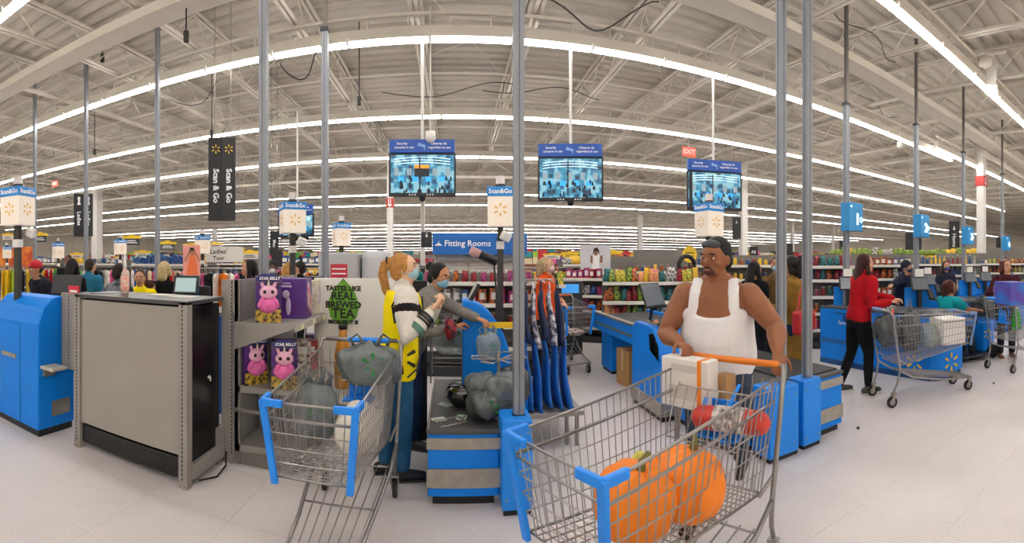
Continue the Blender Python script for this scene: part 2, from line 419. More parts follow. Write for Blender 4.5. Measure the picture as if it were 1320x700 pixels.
def bumper(x0, x1, y0, y1, h, lab):
    r = thing('bumper_post', lab, 'post', ((x0+x1)/2, (y0+y1)/2, 0))
    a, b_ = (x1-x0)/2, (y1-y0)/2
    MB().box(-a, a, -b_, b_, .03, h).build('cover', BLUE2, r, bevel=.012)
    MB().box(-a+.01, a-.01, -b_+.01, b_-.01, 0, .03).build('foot', BLACK, r)
    q = MB()
    for z in (.1, h-.08):
        for s in (-1, 1): q.cb((s*a*.7, -b_-.002, z), (.012, .006, .012))
    q.build('screw', STEEL, r); return r
bumper(.305, .50, 2.80, 3.03, .60, 'tall blue bumper post left of the pumpkin cart')
bumper(2.66, 2.88, 2.71, 2.90, .585, 'blue bumper post at the right pole behind the man')
bumper(2.28, 2.60, 2.70, 2.92, .585, 'blue bumper post between man and right pole')
pole(668.5, 2.92, 'grey square pole rising from the central blue bumper post', .6)
pole(1040.5, 2.80, 'grey square pole rising from the right blue bumper post', .585)
pole(1007, 2.82, 'grey square pole just right of the man in the tank top', .585)
pole(340, 3.55, 'light grey square pole behind the toy shelf', .0)
pole(419, 4.7, 'dark grey pole left of the tea poster', .0, thin=4.1)
pole(203, 6.0, 'thin pole standing above the blonde shopper', .0, thin=None, z1=6.03)
pole(111, 6.2, 'thin pole crossing the ladies banner', .0, thin=None, z1=6.03)
pole(45, 6.4, 'thin pole behind the left kiosk lantern', .0, z1=6.03)

# ---- dark-green carpet strip? no: lane B, bagging end in the middle
def front_end(x0, x1, Y, depth, lab, top=.50, k='B'):
    r = thing('checkout_counter', lab, 'counter', ((x0+x1)/2, Y, 0)); a = (x1-x0)/2
    MB().box(-a, a, 0, depth, .06, top-.03).build('cabinet', BLUE, r, bevel=.008)
    MB().box(-a+.03, a-.03, .03, depth, 0, .06).build('kick_base', BLACK, r)
    MB().box(-a-.008, a+.008, -.012, .0, top-.13, top-.055).build('trim_strip', STEEL, r, bevel=.003)
    MB().box(-a-.008, a+.008, -.012, .0, .12, .245).build('trim_strip', STEEL, r, bevel=.003)
    MB().box(-a-.01, a+.01, -.015, depth, top-.03, top).build('counter_top', mat('counter_dark', '4a4a4c', .35, .2), r, bevel=.006)
    return r
cB = front_end(-.165, .30, 2.94, 1.25, 'blue bagging counter with steel strips below the grey bags')
MB().box(-.235, -.225, .0, 1.25, .47, .52).box(.225, .235, .25, 1.25, .47, .52).build('side_rim', STEEL, cB, bevel=.002)

# scanner towers
def tower(name, lab, loc, rz, w_, d_, h_, curve=.22, m=BLUE):
    r = thing(name, lab, 'scanner', loc, rz)
    pts = [(d_/2, .06), (d_/2, h_)]+[(d_/2-(d_*.75)*sin(t)*1.0-.0, h_-curve*(1-cos(t))) for t in [q*pi/2/8 for q in range(1, 9)]]
    last = pts[-1]; pts += [(-d_/2, last[1]-.12), (-d_/2, .06)]
    MB().prism(pts, -w_/2, w_/2, 'x').build('housing', m, r, bevel=.012)
    MB().box(-w_/2+.02, w_/2-.02, -d_/2+.02, d_/2-.02, 0, .06).build('kick_base', BLACK, r)
    return r
# lane B scanner tower behind the bagging well
tB = tower('scanner_tower', 'blue curved scanner tower beside the woman in grey', (.36, 3.95, 0), pi/2, .32, .56, 1.27, .66)
MB().cb((-.19, -.05, 1.06), (.015, .30, .05), rm(0, 0, 0)).build('yellow_strip', mat('tape_yellow', 'e5b91c', .5), tB)
tg = MB(); tg.cb((0, 0, 0), (.06, .012, .24)); o = tg.build('yellow_label', mat('tape_yellow'), tB); o.location = (.10, -.335, .98); o.rotation_euler = (-.5, 0, 0)
# monitor and pin pad on a slanted arm
r = thing('register_monitor', 'black slim register monitor seen edge on above the scanner', 'monitor', (.13, 4.0, 0), 0)
MB().cb((0, 0, 1.22), (.035, .3, .40), rm(0, .5, 0)).build('screen', BLACK, r, bevel=.008)
MB().tube([(-.02, 0, 1.14), (-.04, 0, .5)], .018, 8).build('arm', DARK, r); MB().cb((-.07, 0, 1.06), (.16, .12, .05)).build('card_reader', DARK, r, bevel=.01)
MB().cb((-.04, 0, .51), (.2, .2, .02)).build('base', DARK, r)
# bag rack frame with bags
def plastic(key='bag_grey', c='71797c'): 
    return mat(key, c, .25, alpha=.92, bump=1.0, bscale=10, var=.35, vscale=7, spec=.6)
BAG = plastic(); BAGC = mat('bag_clear', '9aa5a2', .15, alpha=.55, bump=1, bscale=12, spec=.7); BAGD = plastic('bag_dark', '4d5355')
GREEN = mat('bag_green', '1f7a35', .4)
def bag(loc, w_, d_, h_, lab, rz=0, m=BAG, seed=1, handles=True, group=None, mark=True, cat='bag', name='shopping_bag', par=None):
    R = random.Random(seed); r = thing(name, lab, cat, loc, rz, group)
    ph = [R.uniform(0, 6) for _ in range(6)]
    def f(p):
        t = atan2(p.y, p.x)
        return (1+.07*sin(5*p.x+ph[0]+3*p.z)+.05*sin(7*p.y+ph[1])+.06*abs(sin(4*t+ph[2]+2.5*p.z))+.05*abs(sin(7*t+ph[3]-4*p.z))-.06)*(1.12 if p.z < 0 else 1.12-.35*p.z*p.z)
    b = MB().ell((0, 0, h_*.45), (w_/2, d_/2, h_*.47), 44, 26, f=f)
    b.v = [(x, y, max(z, .002)) for x, y, z in b.v]
    b.build('pouch', m, r, True)
    if handles:
        hb = MB()
        for s in (-1, 1):
            p0 = V((s*w_*.3, 0, h_*.78))
            hb.tube([p0, p0+V((s*.02, .01, h_*.14)), p0+V((-s*w_*.07, .0, h_*.24)), p0+V((-s*w_*.15, -.01, h_*.12)), p0+V((-s*w_*.18, 0, -.01))], [.022, .014, .009, .014, .022], 8, flat=.35)
        hb.build('handle', m, r, True)
    if mark: spark(w_*.22, GREEN, r, (w_*.05, -d_*.53, h_*.45), (pi/2+.1, 0, 0), 'green_emblem')
    return r
bag((.03, 4.25, .72), .36, .2, .34, 'grey plastic bag with green emblem hanging in the rack behind the counter', 0, BAGC, 3)
r = thing('bag_rack', 'chrome wire bag rack standing on the central counter', 'rack', (0, 4.2, .5))
b = MB()
for x in (-.2, .26):
    b.tube([(x, -.15, 0), (x, -.15, .62), (x, .2, .62), (x, .2, 0)], .007)
for y in (-.15, .2): b.tube([(-.2, y, .62), (.26, y, .62)], .007)
for y in (-.15, .0, .2): b.tube([(-.2, y, .15), (.26, y, .15)], .005)
b.build('wire_frame', CHROME, r)
p = pY(636, 470, 3.35)
bag((.27, 3.48, .82), .17, .13, .27, 'clear grey bag held open by the woman in grey', .3, BAGC, 5, cat='bag')
# bag carousel piled with dark bags
r = thing('bag_carousel', 'wire bag carousel with looped arms at right end of counter', 'rack', (.34, 3.35, .5))
b = MB(); b.tube([(0, 0, 0), (0, 0, .42)], .012, 8)
for q in range(6):
    a = q*pi/3; d = V((cos(a), sin(a), 0))*.2; e = V((-sin(a), cos(a), 0))*.05
    b.tube([(0, 0, .36), d*.5+e+V((0, 0, .38)), d+e+V((0, 0, .38)), d-e+V((0, 0, .38)), d*.5-e+V((0, 0, .38)), (0, 0, .36)], .006)
b.build('wire_arm', CHROME, r); MB().cb((0, 0, .01), (.2, .2, .02)).build('base', DARK, r)
for i, (x, y, z, w_, h_) in enumerate([(.24, 3.12, .50, .28, .24), (.36, 3.18, .60, .30, .24), (.46, 3.42, .52, .26, .32), (.22, 3.38, .56, .24, .24)]):
    bag((x, y, z), w_, .22, h_, ['dark crumpled grey bag lowest on the counter corner', 'crumpled grey bag with green print on top of the pile', 'dark grey bag behind the central pole', 'slack dark bag at the back of the bag pile'][i], i*1.1, [BAGD, BAG, BAGD, BAG][i], 10+i, False)
# things on the counter
r = thing('mixing_bowl', 'black round glossy bowl on the dark counter top', 'bowl', (.07, 3.42, .5))
MB().lathe([(.05, 0), (.115, .05), (.13, .1), (.12, .13), (.105, .155), (.02, .165)], n=24).build('bowl', mat('gloss_black', '141312', .08, coat=1), r, True)
b = MB()
for q in range(8): b.ell((.1*cos(q*.8), .1*sin(q*.8), .11), (.02, .02, .012), 8, 5)
b.build('embossing', mat('gloss_black'), r, True)
for i, (x, y, m_) in enumerate([(-.10, 3.12, 'd9dcd6'), (.06, 3.16, 'bcd6c2'), (-.06, 3.45, 'c8d8cf')]):
    r = thing('leaflet', ['white slip of paper at left of the counter', 'pale green leaflet near the counter front', 'pale card behind the leaflets'][i], 'paper', (x, y, .5), .4+i)
    MB().box(-.05, .05, -.035, .035, 0, .004).build('sheet', cm(m_), r)
    MB().box(-.035, .035, -.02, -.012, .004, .0045).box(-.035, .02, .0, .006, .004, .0045).build('print', TXK, r)
r = thing('wire_tray', 'small chrome wire tray lying on the counter', 'tray', (-.02, 3.06, .5), .5)
b = MB()
for s in range(7): b.tube([(-.09+.03*s, -.05, .008), (-.09+.03*s, .05, .008)], .003, 4)
b.tube([(-.1, -.06, .01), (.1, -.06, .01), (.1, .06, .01), (-.1, .06, .01), (-.1, -.06, .01)], .004, 4); b.build('wires', CHROME, r)

# ---- lane A (behind and left of the man)
r = thing('checkout_belt', 'long blue conveyor belt counter behind the man in white', 'counter', (2.07, 4.75, 0))
MB().prism([(0, .60), (1.7, .60), (1.7, .84), (0, .84)], 0, .04, 'x').build('side_panel', BLUE, r, bevel=.008)
MB().box(.86, .90, 0, 1.7, .6, .84).build('side_panel', BLUE, r, bevel=.008)
MB().box(-.015, .05, 0, 1.72, .825, .855).build('rim', STEEL, r, bevel=.004)
MB().box(.05, .86, 0, 1.68, .74, .80).build('belt', mat('belt_black', '2a2c31', .6), r)
MB().box(-.002, .0, .1, 1.6, .68, .72).build('trim_strip', mat('steel_dark', '6d7f8c', .4, .5), r)
MB().box(.10, .80, 1.2, 1.62, .04, .6).build('leg', BLUE, r, bevel=.02); MB().box(.12, .78, 1.22, 1.6, 0, .04).build('leg_foot', BLACK, r)
MB().box(.05, .86, 0, .1, .1, .74).build('end_panel', BLUE, r)
r = thing('cardboard_box', 'tall brown cardboard box standing under the blue belt counter', 'box', (2.26, 5.4, 0), .12)
MB().box(-.14, .14, -.17, .17, 0, .46).build('carton', CARD, r, bevel=.006)
MB().box(-.143, .143, -.025, .025, .2, .463).build('tape', mat('tape', 'caa878', .4), r); MB().box(.06, .13, -.173, -.17, .14, .2).build('label', WHITE, r)
r = thing('scanner_tower', 'blue rounded scanner tower left of the man, black window on top', 'scanner', (2.30, 4.32, 0), 0)
MB().prism([(-.36, .16), (.4, .16), (.4, .86), (.30, .93), (.0, .93), (-.16, .90), (-.28, .78), (-.36, .55)], -.33, .33, 'x').build('housing', BLUE, r, bevel=.02)
MB().box(-.345, .345, -.375, .40, .06, .2).build('skirt', STEEL, r, bevel=.008); MB().box(-.31, .31, -.33, .38, 0, .06).build('kick_base', BLACK, r)
o = MB().cb((0, 0, 0), (.5, .36, .02)).build('scanner_glass', mat('gloss_black'), r, bevel=.008); o.location = (0, -.02, .94)
o = MB().prism([(-.30, .60), (-.10, .68), (-.08, .84), (-.18, .86), (-.29, .74)], -.336, -.33, 'x').build('scan_window', mat('gloss_black'), r)
MB().box(-.352, -.345, -.3, -.12, .95, .96).build('rim', STEEL, r)
MB().box(-.34, -.33, -.25, .35, .955, .975).box(.33, .34, -.25, .35, .955, .975).build('top_rim', STEEL, r)
# small angled display on top
r = thing('customer_display', 'small tilted grey display on the lane beside the man', 'monitor', (2.25, 4.75, 0))
MB().cb((0, 0, 1.2), (.34, .02, .26), rm(-.4, 0, .5)).build('screen', mat('screen_grey', '6c727a', .15), r, bevel=.008)
MB().cb((0, .012, 1.195), (.38, .02, .30), rm(-.4, 0, .5)).build('bezel', BLACK, r, bevel=.008)
MB().tube([(0, .02, 1.08), (0, .1, .80)], .02, 8).build('stand', BLACK, r)
r = front_end(2.62, 3.26, 2.80, 1.9, 'blue checkout counter end with two steel strips right of the pole', .56)
MB().box(-.3, .3, .05, 1.85, .56, .575).build('belt', mat('belt_black'), r)
r = front_end(2.12, 2.60, 2.96, 1.0, 'blue lane cabinet behind the walking man', .56)
MB().box(-.14, -.06, -.016, -.012, .3, .42).box(.08, .14, -.016, -.012, .3, .42).build('cover_plate', STEEL, r)

# ---- lanes to the right with pole and number box
def lane(x, Y0, Y1, lab, detail=True):
    r = thing('checkout_counter', lab, 'counter', (x, Y0, 0)); L_ = Y1-Y0
    pts = [(0.0, .22)]+[(.38-.38*cos(t), .22-.22*sin(t)) for t in [pi/2*q/6 for q in range(1, 7)]]+[(.62, 0), (.8, .12), (.8, L_), (0, L_)]
    MB().prism(pts, .08, .86).build('cabinet', BLUE, r, bevel=.01)
    MB().prism([(u+.02 if u < .4 else u-.02, v+.02) for u, v in pts], 0, .08).build('kick_base', mat('kick_navy', '0b4a86', .5), r)
    MB().prism([(u, v) for u, v in pts], .86, .885).build('counter_top', mat('counter_dark'), r, bevel=.005)
    MB().box(-.01, 0, .3, L_, .34, .40).build('rail', mat('rail_blue', '0b5fa8', .5), r)
    return r
cC = lane(5.18, 2.75, 4.9, 'long blue checkout counter with white lettering behind the red hoodie')
text('Save money. Live better.', .085, TXT, cC, (-.004, 1.35, .66), (pi/2, 0, -pi/2))
o = MB().lathe([(.05, 0), (.055, .003)], n=20).build('round_badge', mat('badge_blue', '0d3d8c', .4), cC); o.location = (-.003, 1.62, .73); o.rotation_euler = (0, -pi/2, 0)
MB().box(-.006, -.001, 1.45, 1.85, .80, .81).build('slot', BLACK, cC)
spark(.13, YEL, cC, (.0, .42, .23), (pi/2, 0, -pi/2-.0), r0=.4); 
spark(.13, YEL, cC, (.27, -.004, .23), (pi/2, 0, -.35), r0=.4)
lane(7.3, 3.1, 5.1, 'second blue checkout counter, behind the teal shirt rider')
lane(9.5, 3.2, 5.3, 'third blue checkout counter, behind the woman with glasses')
lane(12.0, 3.2, 5.3, 'fourth blue checkout counter at the far right')
def number_box(px, Y, n, py, lab, thin):
    r = pole(px, Y, lab[0], .0, thin=thin, z1=6.03, w_=.085)
    x = on(px, Y); d = hypot(x, Y); z = zd(py, d)
    q = thing('lane_number_box', lab[1], 'sign', (x-.02, Y-.13, z), 0)
    MB().box(-.17, .17, -.09, .09, -.22, .22).build('box', mat('lane_box_blue', '2590cf', .4), q, bevel=.01)
    for s in (-1, 1):
        pass
    text(str(n), .24, mat('lit_number', 'd7f0ff', .4, emit=1.5), q, (.03, -.093, -.04), bold=.008)
    spark(.05, mat('lit_number'), q, (.12, -.093, -.04)); MB().tube([(-.12, -.088, .16), (-.12, -.094, .16)], .015, 8).build('status_lamp', mat('lit_number'), q)
    MB().box(-.02, .06, .09, .11, -.1, .1).build('bracket', DARK, q)
number_box(1091, 4.65, 1, 281, ('grey pole carrying the lit number one box', 'blue box with lit white number one on a pole'), 4.1)
number_box(1181, 4.65, 2, 292, ('grey pole carrying the lit number two box', 'blue box with lit white number two on a pole'), 4.3)
number_box(1242, 4.8, 3, 304, ('grey pole carrying the lit number three box', 'blue box with lit white number three'), 4.3)
number_box(1292, 4.9, 4, 314, ('grey pole carrying the lit number four box', 'blue box with lit white number four'), 4.3)

# ---- self checkout kiosk at left
r = thing('self_checkout', 'blue self checkout kiosk with curved top at the left edge', 'kiosk', (-3.62, 2.47, 0))
prof = [(0, .06), (.44, .06), (.44, 1.18), (.36, 1.25), (.27, 1.27), (.17, 1.25), (.07, 1.17), (0, 1.02)]
MB().prism(prof, -.38, .38, 'x').build('cabinet', BLUE, r, bevel=.012)
MB().box(-.36, .37, .02, .42, 0, .06).build('kick_base', BLACK, r)
MB().box(-.2, .05, -.02, 0, .66, .70).build('handle', STEEL, r, bevel=.004)
MB().box(-.21, -.205, -.003, 0, .06, 1.0).box(.10, .103, -.003, 0, .06, 1.0).build('door_seam', mat('seam_blue', '0a4f90', .5), r)
MB().box(-.205, .10, -.005, 0, .1, .98).build('door', BLUE, r, bevel=.003)
MB().box(.38, .56, .02, .2, .62, .65).build('side_tray', mat('tray_beige', 'b9b2a6', .5), r, bevel=.01); MB().box(.38, .42, .05, .17, .55, .62).build('tray_bracket', STEEL, r)
MB().box(.38, .385, .16, .38, .16, .30).build('access_plate', STEEL, r)
r2 = thing('kiosk_monitor', 'dark screen tilted on top of the left blue kiosk', 'monitor', (-3.42, 2.92, 0))
MB().cb((0, .05, 1.36), (.32, .03, .2), rm(-.3, 0, .4)).build('screen', DARK, r2, bevel=.008); MB().tube([(0, .05, 1.3), (0, .0, 0)], .03, 8).build('stand', DARK, r2)
r = thing('self_checkout', 'blue kiosk body partly cut off by the left frame edge', 'kiosk', (-4.42, 2.62, 0))
MB().prism([(0, .06), (.44, .06), (.44, .98), (0, .92)], -.38, .38, 'x').build('cabinet', BLUE, r, bevel=.012); MB().box(-.36, .36, .02, .42, 0, .06).build('kick_base', BLACK, r)
MB().cb((0, .2, .99), (.5, .3, .05)).build('scanner_glass', BLACK, r, bevel=.01)
# pegged side board between kiosk and unit
r = thing('shelf_end_panel', 'grey slotted steel panel between kiosk and steel unit', 'panel', (-2.93, 2.74, 0))
MB().box(-.30, .0, 0, .03, .60, 1.30).build('panel', SHELF, r, bevel=.003); MB().box(-.02, .03, -.02, .05, 0, 1.32).build('upright', SHELFD, r, bevel=.003)
q = MB()
for i in range(22):
    for x in (-.2, -.05): q.box(x, x+.008, -.003, 0, .63+i*.03, .645+i*.03)
q.build('slot_row', BLACK, r)['kind'] = 'stuff'

# ---- grey steel unit with black side
r = thing('display_cabinet', 'large grey steel backed unit with black end panel', 'cabinet', (-2.32, 2.63, 0))
MB().box(-.52, .50, .0, .03, .22, 1.27).build('back_panel', mat('panel_grey', '9b958e', .42, var=.08, vscale=2), r, bevel=.003)
for x in (-.59, .50): 
    MB().box(x, x+.075, -.02, .05, .0, 1.31).build('upright', SHELF, r, bevel=.004)
    q = MB()
    for i in range(40): q.box(x+.03, x+.038, -.023, -.02, .06+i*.031, .078+i*.031)
    q.build('slot_row', BLACK, r)['kind'] = 'stuff'
MB().box(-.52, .50, .01, .48, .05, .2).build('lower_recess', mat('vinyl_black', '171515', .35, var=.5, vscale=10), r, bevel=.01)
MB().box(.52, .56, .06, .46, .16, 1.27).build('end_panel', mat('black_panel', '0d0d10', .25), r, bevel=.004)
MB().box(-.59, .575, -.02, .50, 1.285, 1.315).build('top_sheet', mat('counter_dark'), r, bevel=.004)
MB().box(-.57, -.53, .06, .46, .16, 1.28).build('end_panel', BLACK, r)
MB().box(-.5, .5, .44, .47, .2, 1.28).build('front_panel', BLACK, r)
MB().box(.50, .59, .05, .50, .05, .16).box(.52, .58, .40, .5, .05, .3).build('base_bracket', SHELF, r, bevel=.004)
MB().cb((.562, .30, .72), (.006, .03, .02)).cb((.562, .32, .70), (.006, .015, .03)).build('clip', WHITE, r)
for x, y in ((-.55, 0.0), (.55, 0.0), (.56, .46)): MB().lathe([(.03, 0), (.03, .02), (.012, .03), (.012, .06)], (x, y, 0), 10).build('foot', STEEL, r)
MB().tube([(.6, .1, .03), (.66, .25, .01), (.64, .42, .02), (.6, .5, .09)], .007, 6).build('cable', BLACK, r)
# bottle on it
r = thing('spray_bottle', 'clear bottle with white nozzle and orange label on the steel unit', 'bottle', (on(161, 2.9), 2.9, 1.315))
MB().lathe([(.03, 0), (.035, .01), (.035, .15), (.03, .18), (.014, .21), (.014, .23)], n=16).build('body', mat('bottle_pink', 'e9c9bd', .15, alpha=.8), r, True)
MB().lathe([(.036, .03), (.037, .05), (.037, .14), (.036, .15)], n=16).build('label', mat('label_orange', 'ea8a6e', .5, col2='f3d7cb', vscale=30), r, True)
MB().lathe([(.016, .22), (.015, .26), (.01, .30), (.006, .34), (.003, .345)], n=12).build('nozzle', WHITE, r, True)
for i, (x, y, c_) in enumerate([(-2.0, 2.95, 'd8d2c8'), (-2.25, 3.0, 'c8c4ba'), (-2.75, 2.8, '39393c')]):
    r = thing('paper_sheet', ['white sheet lying near the right end of the steel unit top', 'pale sheet in the middle of the steel unit top', 'dark flat folder at left on the steel unit'][i], 'paper', (x, y, 1.315), .3*i)
    MB().box(-.1, .1, -.07, .07, 0, .004).build('sheet', cm(c_), r)
r = thing('card_holder', 'small red and white card sign on the slotted panel', 'sign', (-3.08, 2.755, 1.30)); MB().box(-.07, .07, 0, .012, 0, .07).build('card', cm('c9283c'), r); MB().box(-.05, .05, -.002, 0, .01, .03).build('print', TXT, r)

# ---- gondola with plush toy boxes (runs back, open to the right)
gx0 = -1.66
r = thing('shelf_unit', 'grey steel shelf unit stocked with boxed plush toys', 'shelf', (gx0, 3.16, 0))
MB().box(0, .03, 0, 1.30, .1, 1.45).build('back_panel', SHELF, r)
for y in (0, .66, 1.28):
    MB().box(-.01, .05, y, y+.035, 0, 1.45).build('upright', SHELFD, r, bevel=.003)
MB().box(-.11, -.01, -.02, .0, 0, 1.45).build('end_plate', SHELF, r, bevel=.004)
MB().box(.0, .32, -.02, -.0, .42, .445).build('end_rail', SHELFD, r)
q = MB()
for i in range(44): q.box(-.02, -.012, -.023, -.02, .08+i*.031, .098+i*.031)
q.build('slot_row', BLACK, r)['kind'] = 'stuff'
for z, dp in ((1.12, .50), (.62, .50), (.16, .56)):
    MB().prism([(0, z), (dp, z), (dp, z-.03), (.03, z-.06)], .0, 1.3, 'y').build('shelf', SHELF, r, bevel=.003)
    MB().box(dp, dp+.012, 0, 1.3, z-.055, z-.005).build('price_strip', mat('strip_grey', 'b7b2aa', .4), r)
    t = MB()
    for k in range(4): t.box(dp+.012, dp+.014, .12+k*.3, .19+k*.3, z-.05, z-.012)
    for k in range(4):
        tk = MB().box(dp+.012, dp+.014, .12+k*.3, .19+k*.3, z-.05, z-.012).build('price_tag', mat('tag_pale', 'efe9c9', .5), r)
MB().box(0, .5, .01, 1.29, 0, .12).build('base', SHELFD, r)
MB().prism([(0, 1.12), (.5, 1.12), (.5, 1.09), (0, .9)], -.015, .0, 'y').build('shelf_bracket', SHELF, r)
PINK = mat('plush_pink', 'e86fae', .8, bump=.6, bscale=40, var=.2); PINKL = mat('plush_pale', 'f0b6d0', .8, bump=.6, bscale=40)
def toybox(loc, rz, lab, facing=1):
    r = thing('toy_box', lab, 'toy box', loc, rz)
    w_, d_, h_ = .20, .15, .36
    MB().box(-w_/2, w_/2, -d_/2+.01, d_/2, 0, h_).build('carton', mat('toy_navy', '2b1850', .4, col2='5a2a80', vscale=14), r, bevel=.003)
    MB().box(-w_/2, w_/2, -d_/2, -d_/2+.01, 0, .10).box(-w_/2, w_/2, -d_/2, -d_/2+.01, h_-.05, h_).build('front_band', mat('toy_black', '15101f', .4, col2='c9a83a', vscale=45), r)
    p = MB().ell((0, -d_/2+.0, .235), (.07, .035, .055), 14, 10).ell((-.045, -d_/2, .285), (.014, .014, .034), 8, 6, rm(0, -.4, 0)).ell((.045, -d_/2, .285), (.014, .014, .034), 8, 6, rm(0, .4, 0))
    p.build('plush_head', PINKL, r, True)
    MB().ell((0, -d_/2-.01, .13), (.075, .035, .055), 14, 10).ell((-.055, -d_/2-.01, .16), (.022, .03, .05), 8, 6, rm(0, .5, 0)).ell((.055, -d_/2-.01, .16), (.022, .03, .05), 8, 6, rm(0, -.5, 0)).build('plush_body', PINK, r, True)
    MB().ell((-.03, -d_/2-.035, .24), (.013, .005, .015), 8, 6).ell((.03, -d_/2-.035, .24), (.013, .005, .015), 8, 6).build('plush_eye', BLACK, r, True)
    MB().ell((0, -d_/2-.035, .222), (.006, .004, .004), 8, 6).build('plush_nose', PINK, r, True); MB().lathe([(.012, 0), (.001, .05)], (0, -d_/2-.01, .285), 8).build('plush_horn', mat('horn', 'e9dcc0', .4), r, True)
    o = MB().prism([(-.095, h_-.045), (.095, h_-.045), (.10, h_-.01), (.05, h_+.02), (-.05, h_+.02), (-.10, h_-.01)], -d_/2-.008, -d_/2, 'y').build('header', mat('toy_header', '2a2f6e', .4), r)
    text('STAR BELLY', .03, TXT, r, (.01, -d_/2-.0095, h_-.018), bold=.001)
    return r
def giftbox(loc, rz, lab):
    r = thing('toy_box', lab, 'toy box', loc, rz); w_, d_, h_ = .24, .24, .33
    MB().box(-w_/2, w_/2, -d_/2, d_/2, 0, h_).build('carton', mat('toy_purple', '5b2a86', .4, var=.2), r, bevel=.003)
    MB().ell((-.05, -d_/2, .2), (.03, .01, .035), 12, 8).ell((-.03, -d_/2, .1), (.022, .01, .075), 12, 8).build('printed_bottle', mat('print_lilac', 'cbb8d6', .5), r, True)
    MB().box(-.09, .0, -d_/2-.002, -d_/2, .26, .275).box(-.08, -.01, -d_/2-.002, -d_/2, .285, .297).build('print', mat('print_lilac'), r)
    MB().ell((w_/2, -.02, .19), (.01, .05, .11), 12, 8).ell((w_/2, .05, .12), (.01, .05, .09), 12, 8).build('printed_dolls', mat('print_cream', 'dcc9c4', .5, col2='d06a8c', vscale=18), r, True)
    return r
toybox((gx0+.24, 3.27, 1.12), .45, 'pink plush toy box on the upper grey shelf')
giftbox((gx0+.34, 3.62, 1.12), .12, 'purple toy carton on the upper shelf beside the plush box')
toybox((gx0+.10, 3.28, .62), .9, 'pink plush toy box at the inner end of the middle shelf')
toybox((gx0+.38, 3.27, .62), .35, 'pink plush toy box at the edge of the middle shelf')
for i, (y, c_, h_, z) in enumerate([(3.98, 'd8c9a8', .3, 1.12), (4.12, '2a2730', .33, 1.12), (4.28, '8d2432', .28, 1.12), (3.7, '5a1520', .3, .62), (3.9, '3b3540', .26, .62), (4.12, '8c2a2a', .28, .62)]):
    r = thing('boxed_item', ['cream patterned box on the upper shelf', 'black box behind the cream box', 'dark red box at the far end of the upper shelf', 'dark red box on the middle shelf', 'grey box on the middle shelf', 'red box at the far end of the middle shelf'][i], 'box', (gx0+.36, y, z), .1*i)
    MB().box(-.09, .09, -.05, .05, 0, h_).build('carton', cm(c_, 'pack'), r, bevel=.003); MB().box(-.06, .06, -.052, -.05, h_*.6, h_*.8).build('label', WHITE, r)
    MB().box(.09, .092, -.035, .035, h_*.3, h_*.8).build('label', mat('print_lilac'), r)

# ---- tea poster board
p = pY(462, 400, 4.0)
r = thing('poster_board', 'white poster board with green leaf shape and tea bottle', 'poster', (p.x, 4.0, 0))
MB().box(-.42, .40, 0, .03, .3, 1.44).build('board', WHITE, r, bevel=.004)
MB().box(-.42, -.38, -.1, .14, 0, .3).box(.36, .40, -.1, .14, 0, .3).build('foot', DARK, r)
MB().box(.40, .62, -.0, .05, .0, 1.42).build('side_cabinet', BLACK, r, bevel=.004)
LEAF = mat('leaf_green', '6cab2e', .5, var=.3, vscale=20)
lx = -.14
MB().prism([(lx, 1.44), (lx+.10, 1.33), (lx+.15, 1.2), (lx+.12, 1.08), (lx, .98), (lx-.12, 1.08), (lx-.15, 1.2), (lx-.10, 1.33)], -.008, 0, 'y').build('printed_leaf', LEAF, r)
for s_, z, sz in (('TASTES LIKE', 1.345, .06), ('REAL', 1.275, .10), ('BREWED', 1.195, .085), ('TEA', 1.115, .12), ('BECAUSE IT IS', 1.04, .045)):
    text(s_, sz, TXK, r, (lx, -.0095, z), bold=.003)
MB().lathe([(.07, .45), (.075, .5), (.075, .75), (.06, .85), (.035, .93), (.035, .98)], (lx, -.02, 0), 16).build('printed_bottle', mat('tea_amber', 'c8862c', .2), r, True)
MB().lathe([(.04, .98), (.04, 1.02)], (lx, -.02, 0), 16).build('bottle_cap', BLACK, r, True)
MB().lathe([(.077, .58), (.077, .72)], (lx, -.02, 0), 16).build('bottle_label', cm('d7a23c'), r, True)
# grey machine behind the poster
r = thing('vending_unit', 'grey upright machine with red label behind the tea poster', 'machine', (on(452, 6.4), 6.4, 0))
MB().box(-.5, .1, 0, .5, 0, 1.72).build('body', cm('b9b8ba'), r, bevel=.03); MB().box(.12, .55, .1, .6, 0, 1.75).build('side_body', cm('c9c9cb'), r, bevel=.1)
MB().box(-.3, -.05, -.01, 0, 1.35, 1.55).build('label', cm('c53544'), r); MB().box(-.28, -.07, -.014, -.01, 1.4, 1.42).box(-.28, -.07, -.014, -.01, 1.47, 1.49).build('print', TXT, r)

# ---- reusable bag stand
r = thing('display_stand', 'low grey metal stand under the hanging blue bags', 'stand', (.78, 4.05, 0))
MB().box(-.22, .33, -.33, .5, .27, .31).build('deck', SHELF, r, bevel=.005)
for x, y in ((-.19, -.28), (.28, -.28), (.20, -.24), (.28, .44), (-.19, .44)): MB().box(x-.015, x+.015, y-.015, y+.015, 0, .27).build('leg', SHELFD, r)
MB().box(-.14, -.10, .1, .14, .3, 1.5).build('post', SHELFD, r, bevel=.004)
b = MB()
for z in (1.42, .98):
    for x in (-.2, -.12, -.04, .04, .12): b.tube([(x, .12, z), (x, -.12, z-.02)], .006)
    b.tube([(-.24, .12, z), (.16, .12, z)], .01)
b.build('hook', CHROME, r)
BB = mat('tote_blue', '1569c4', .55, bump=.4, bscale=10, var=.15); TN = mat('tote_pattern', '1c2a52', .6, col2='e6dfe8', vscale=26)
tm = MB()
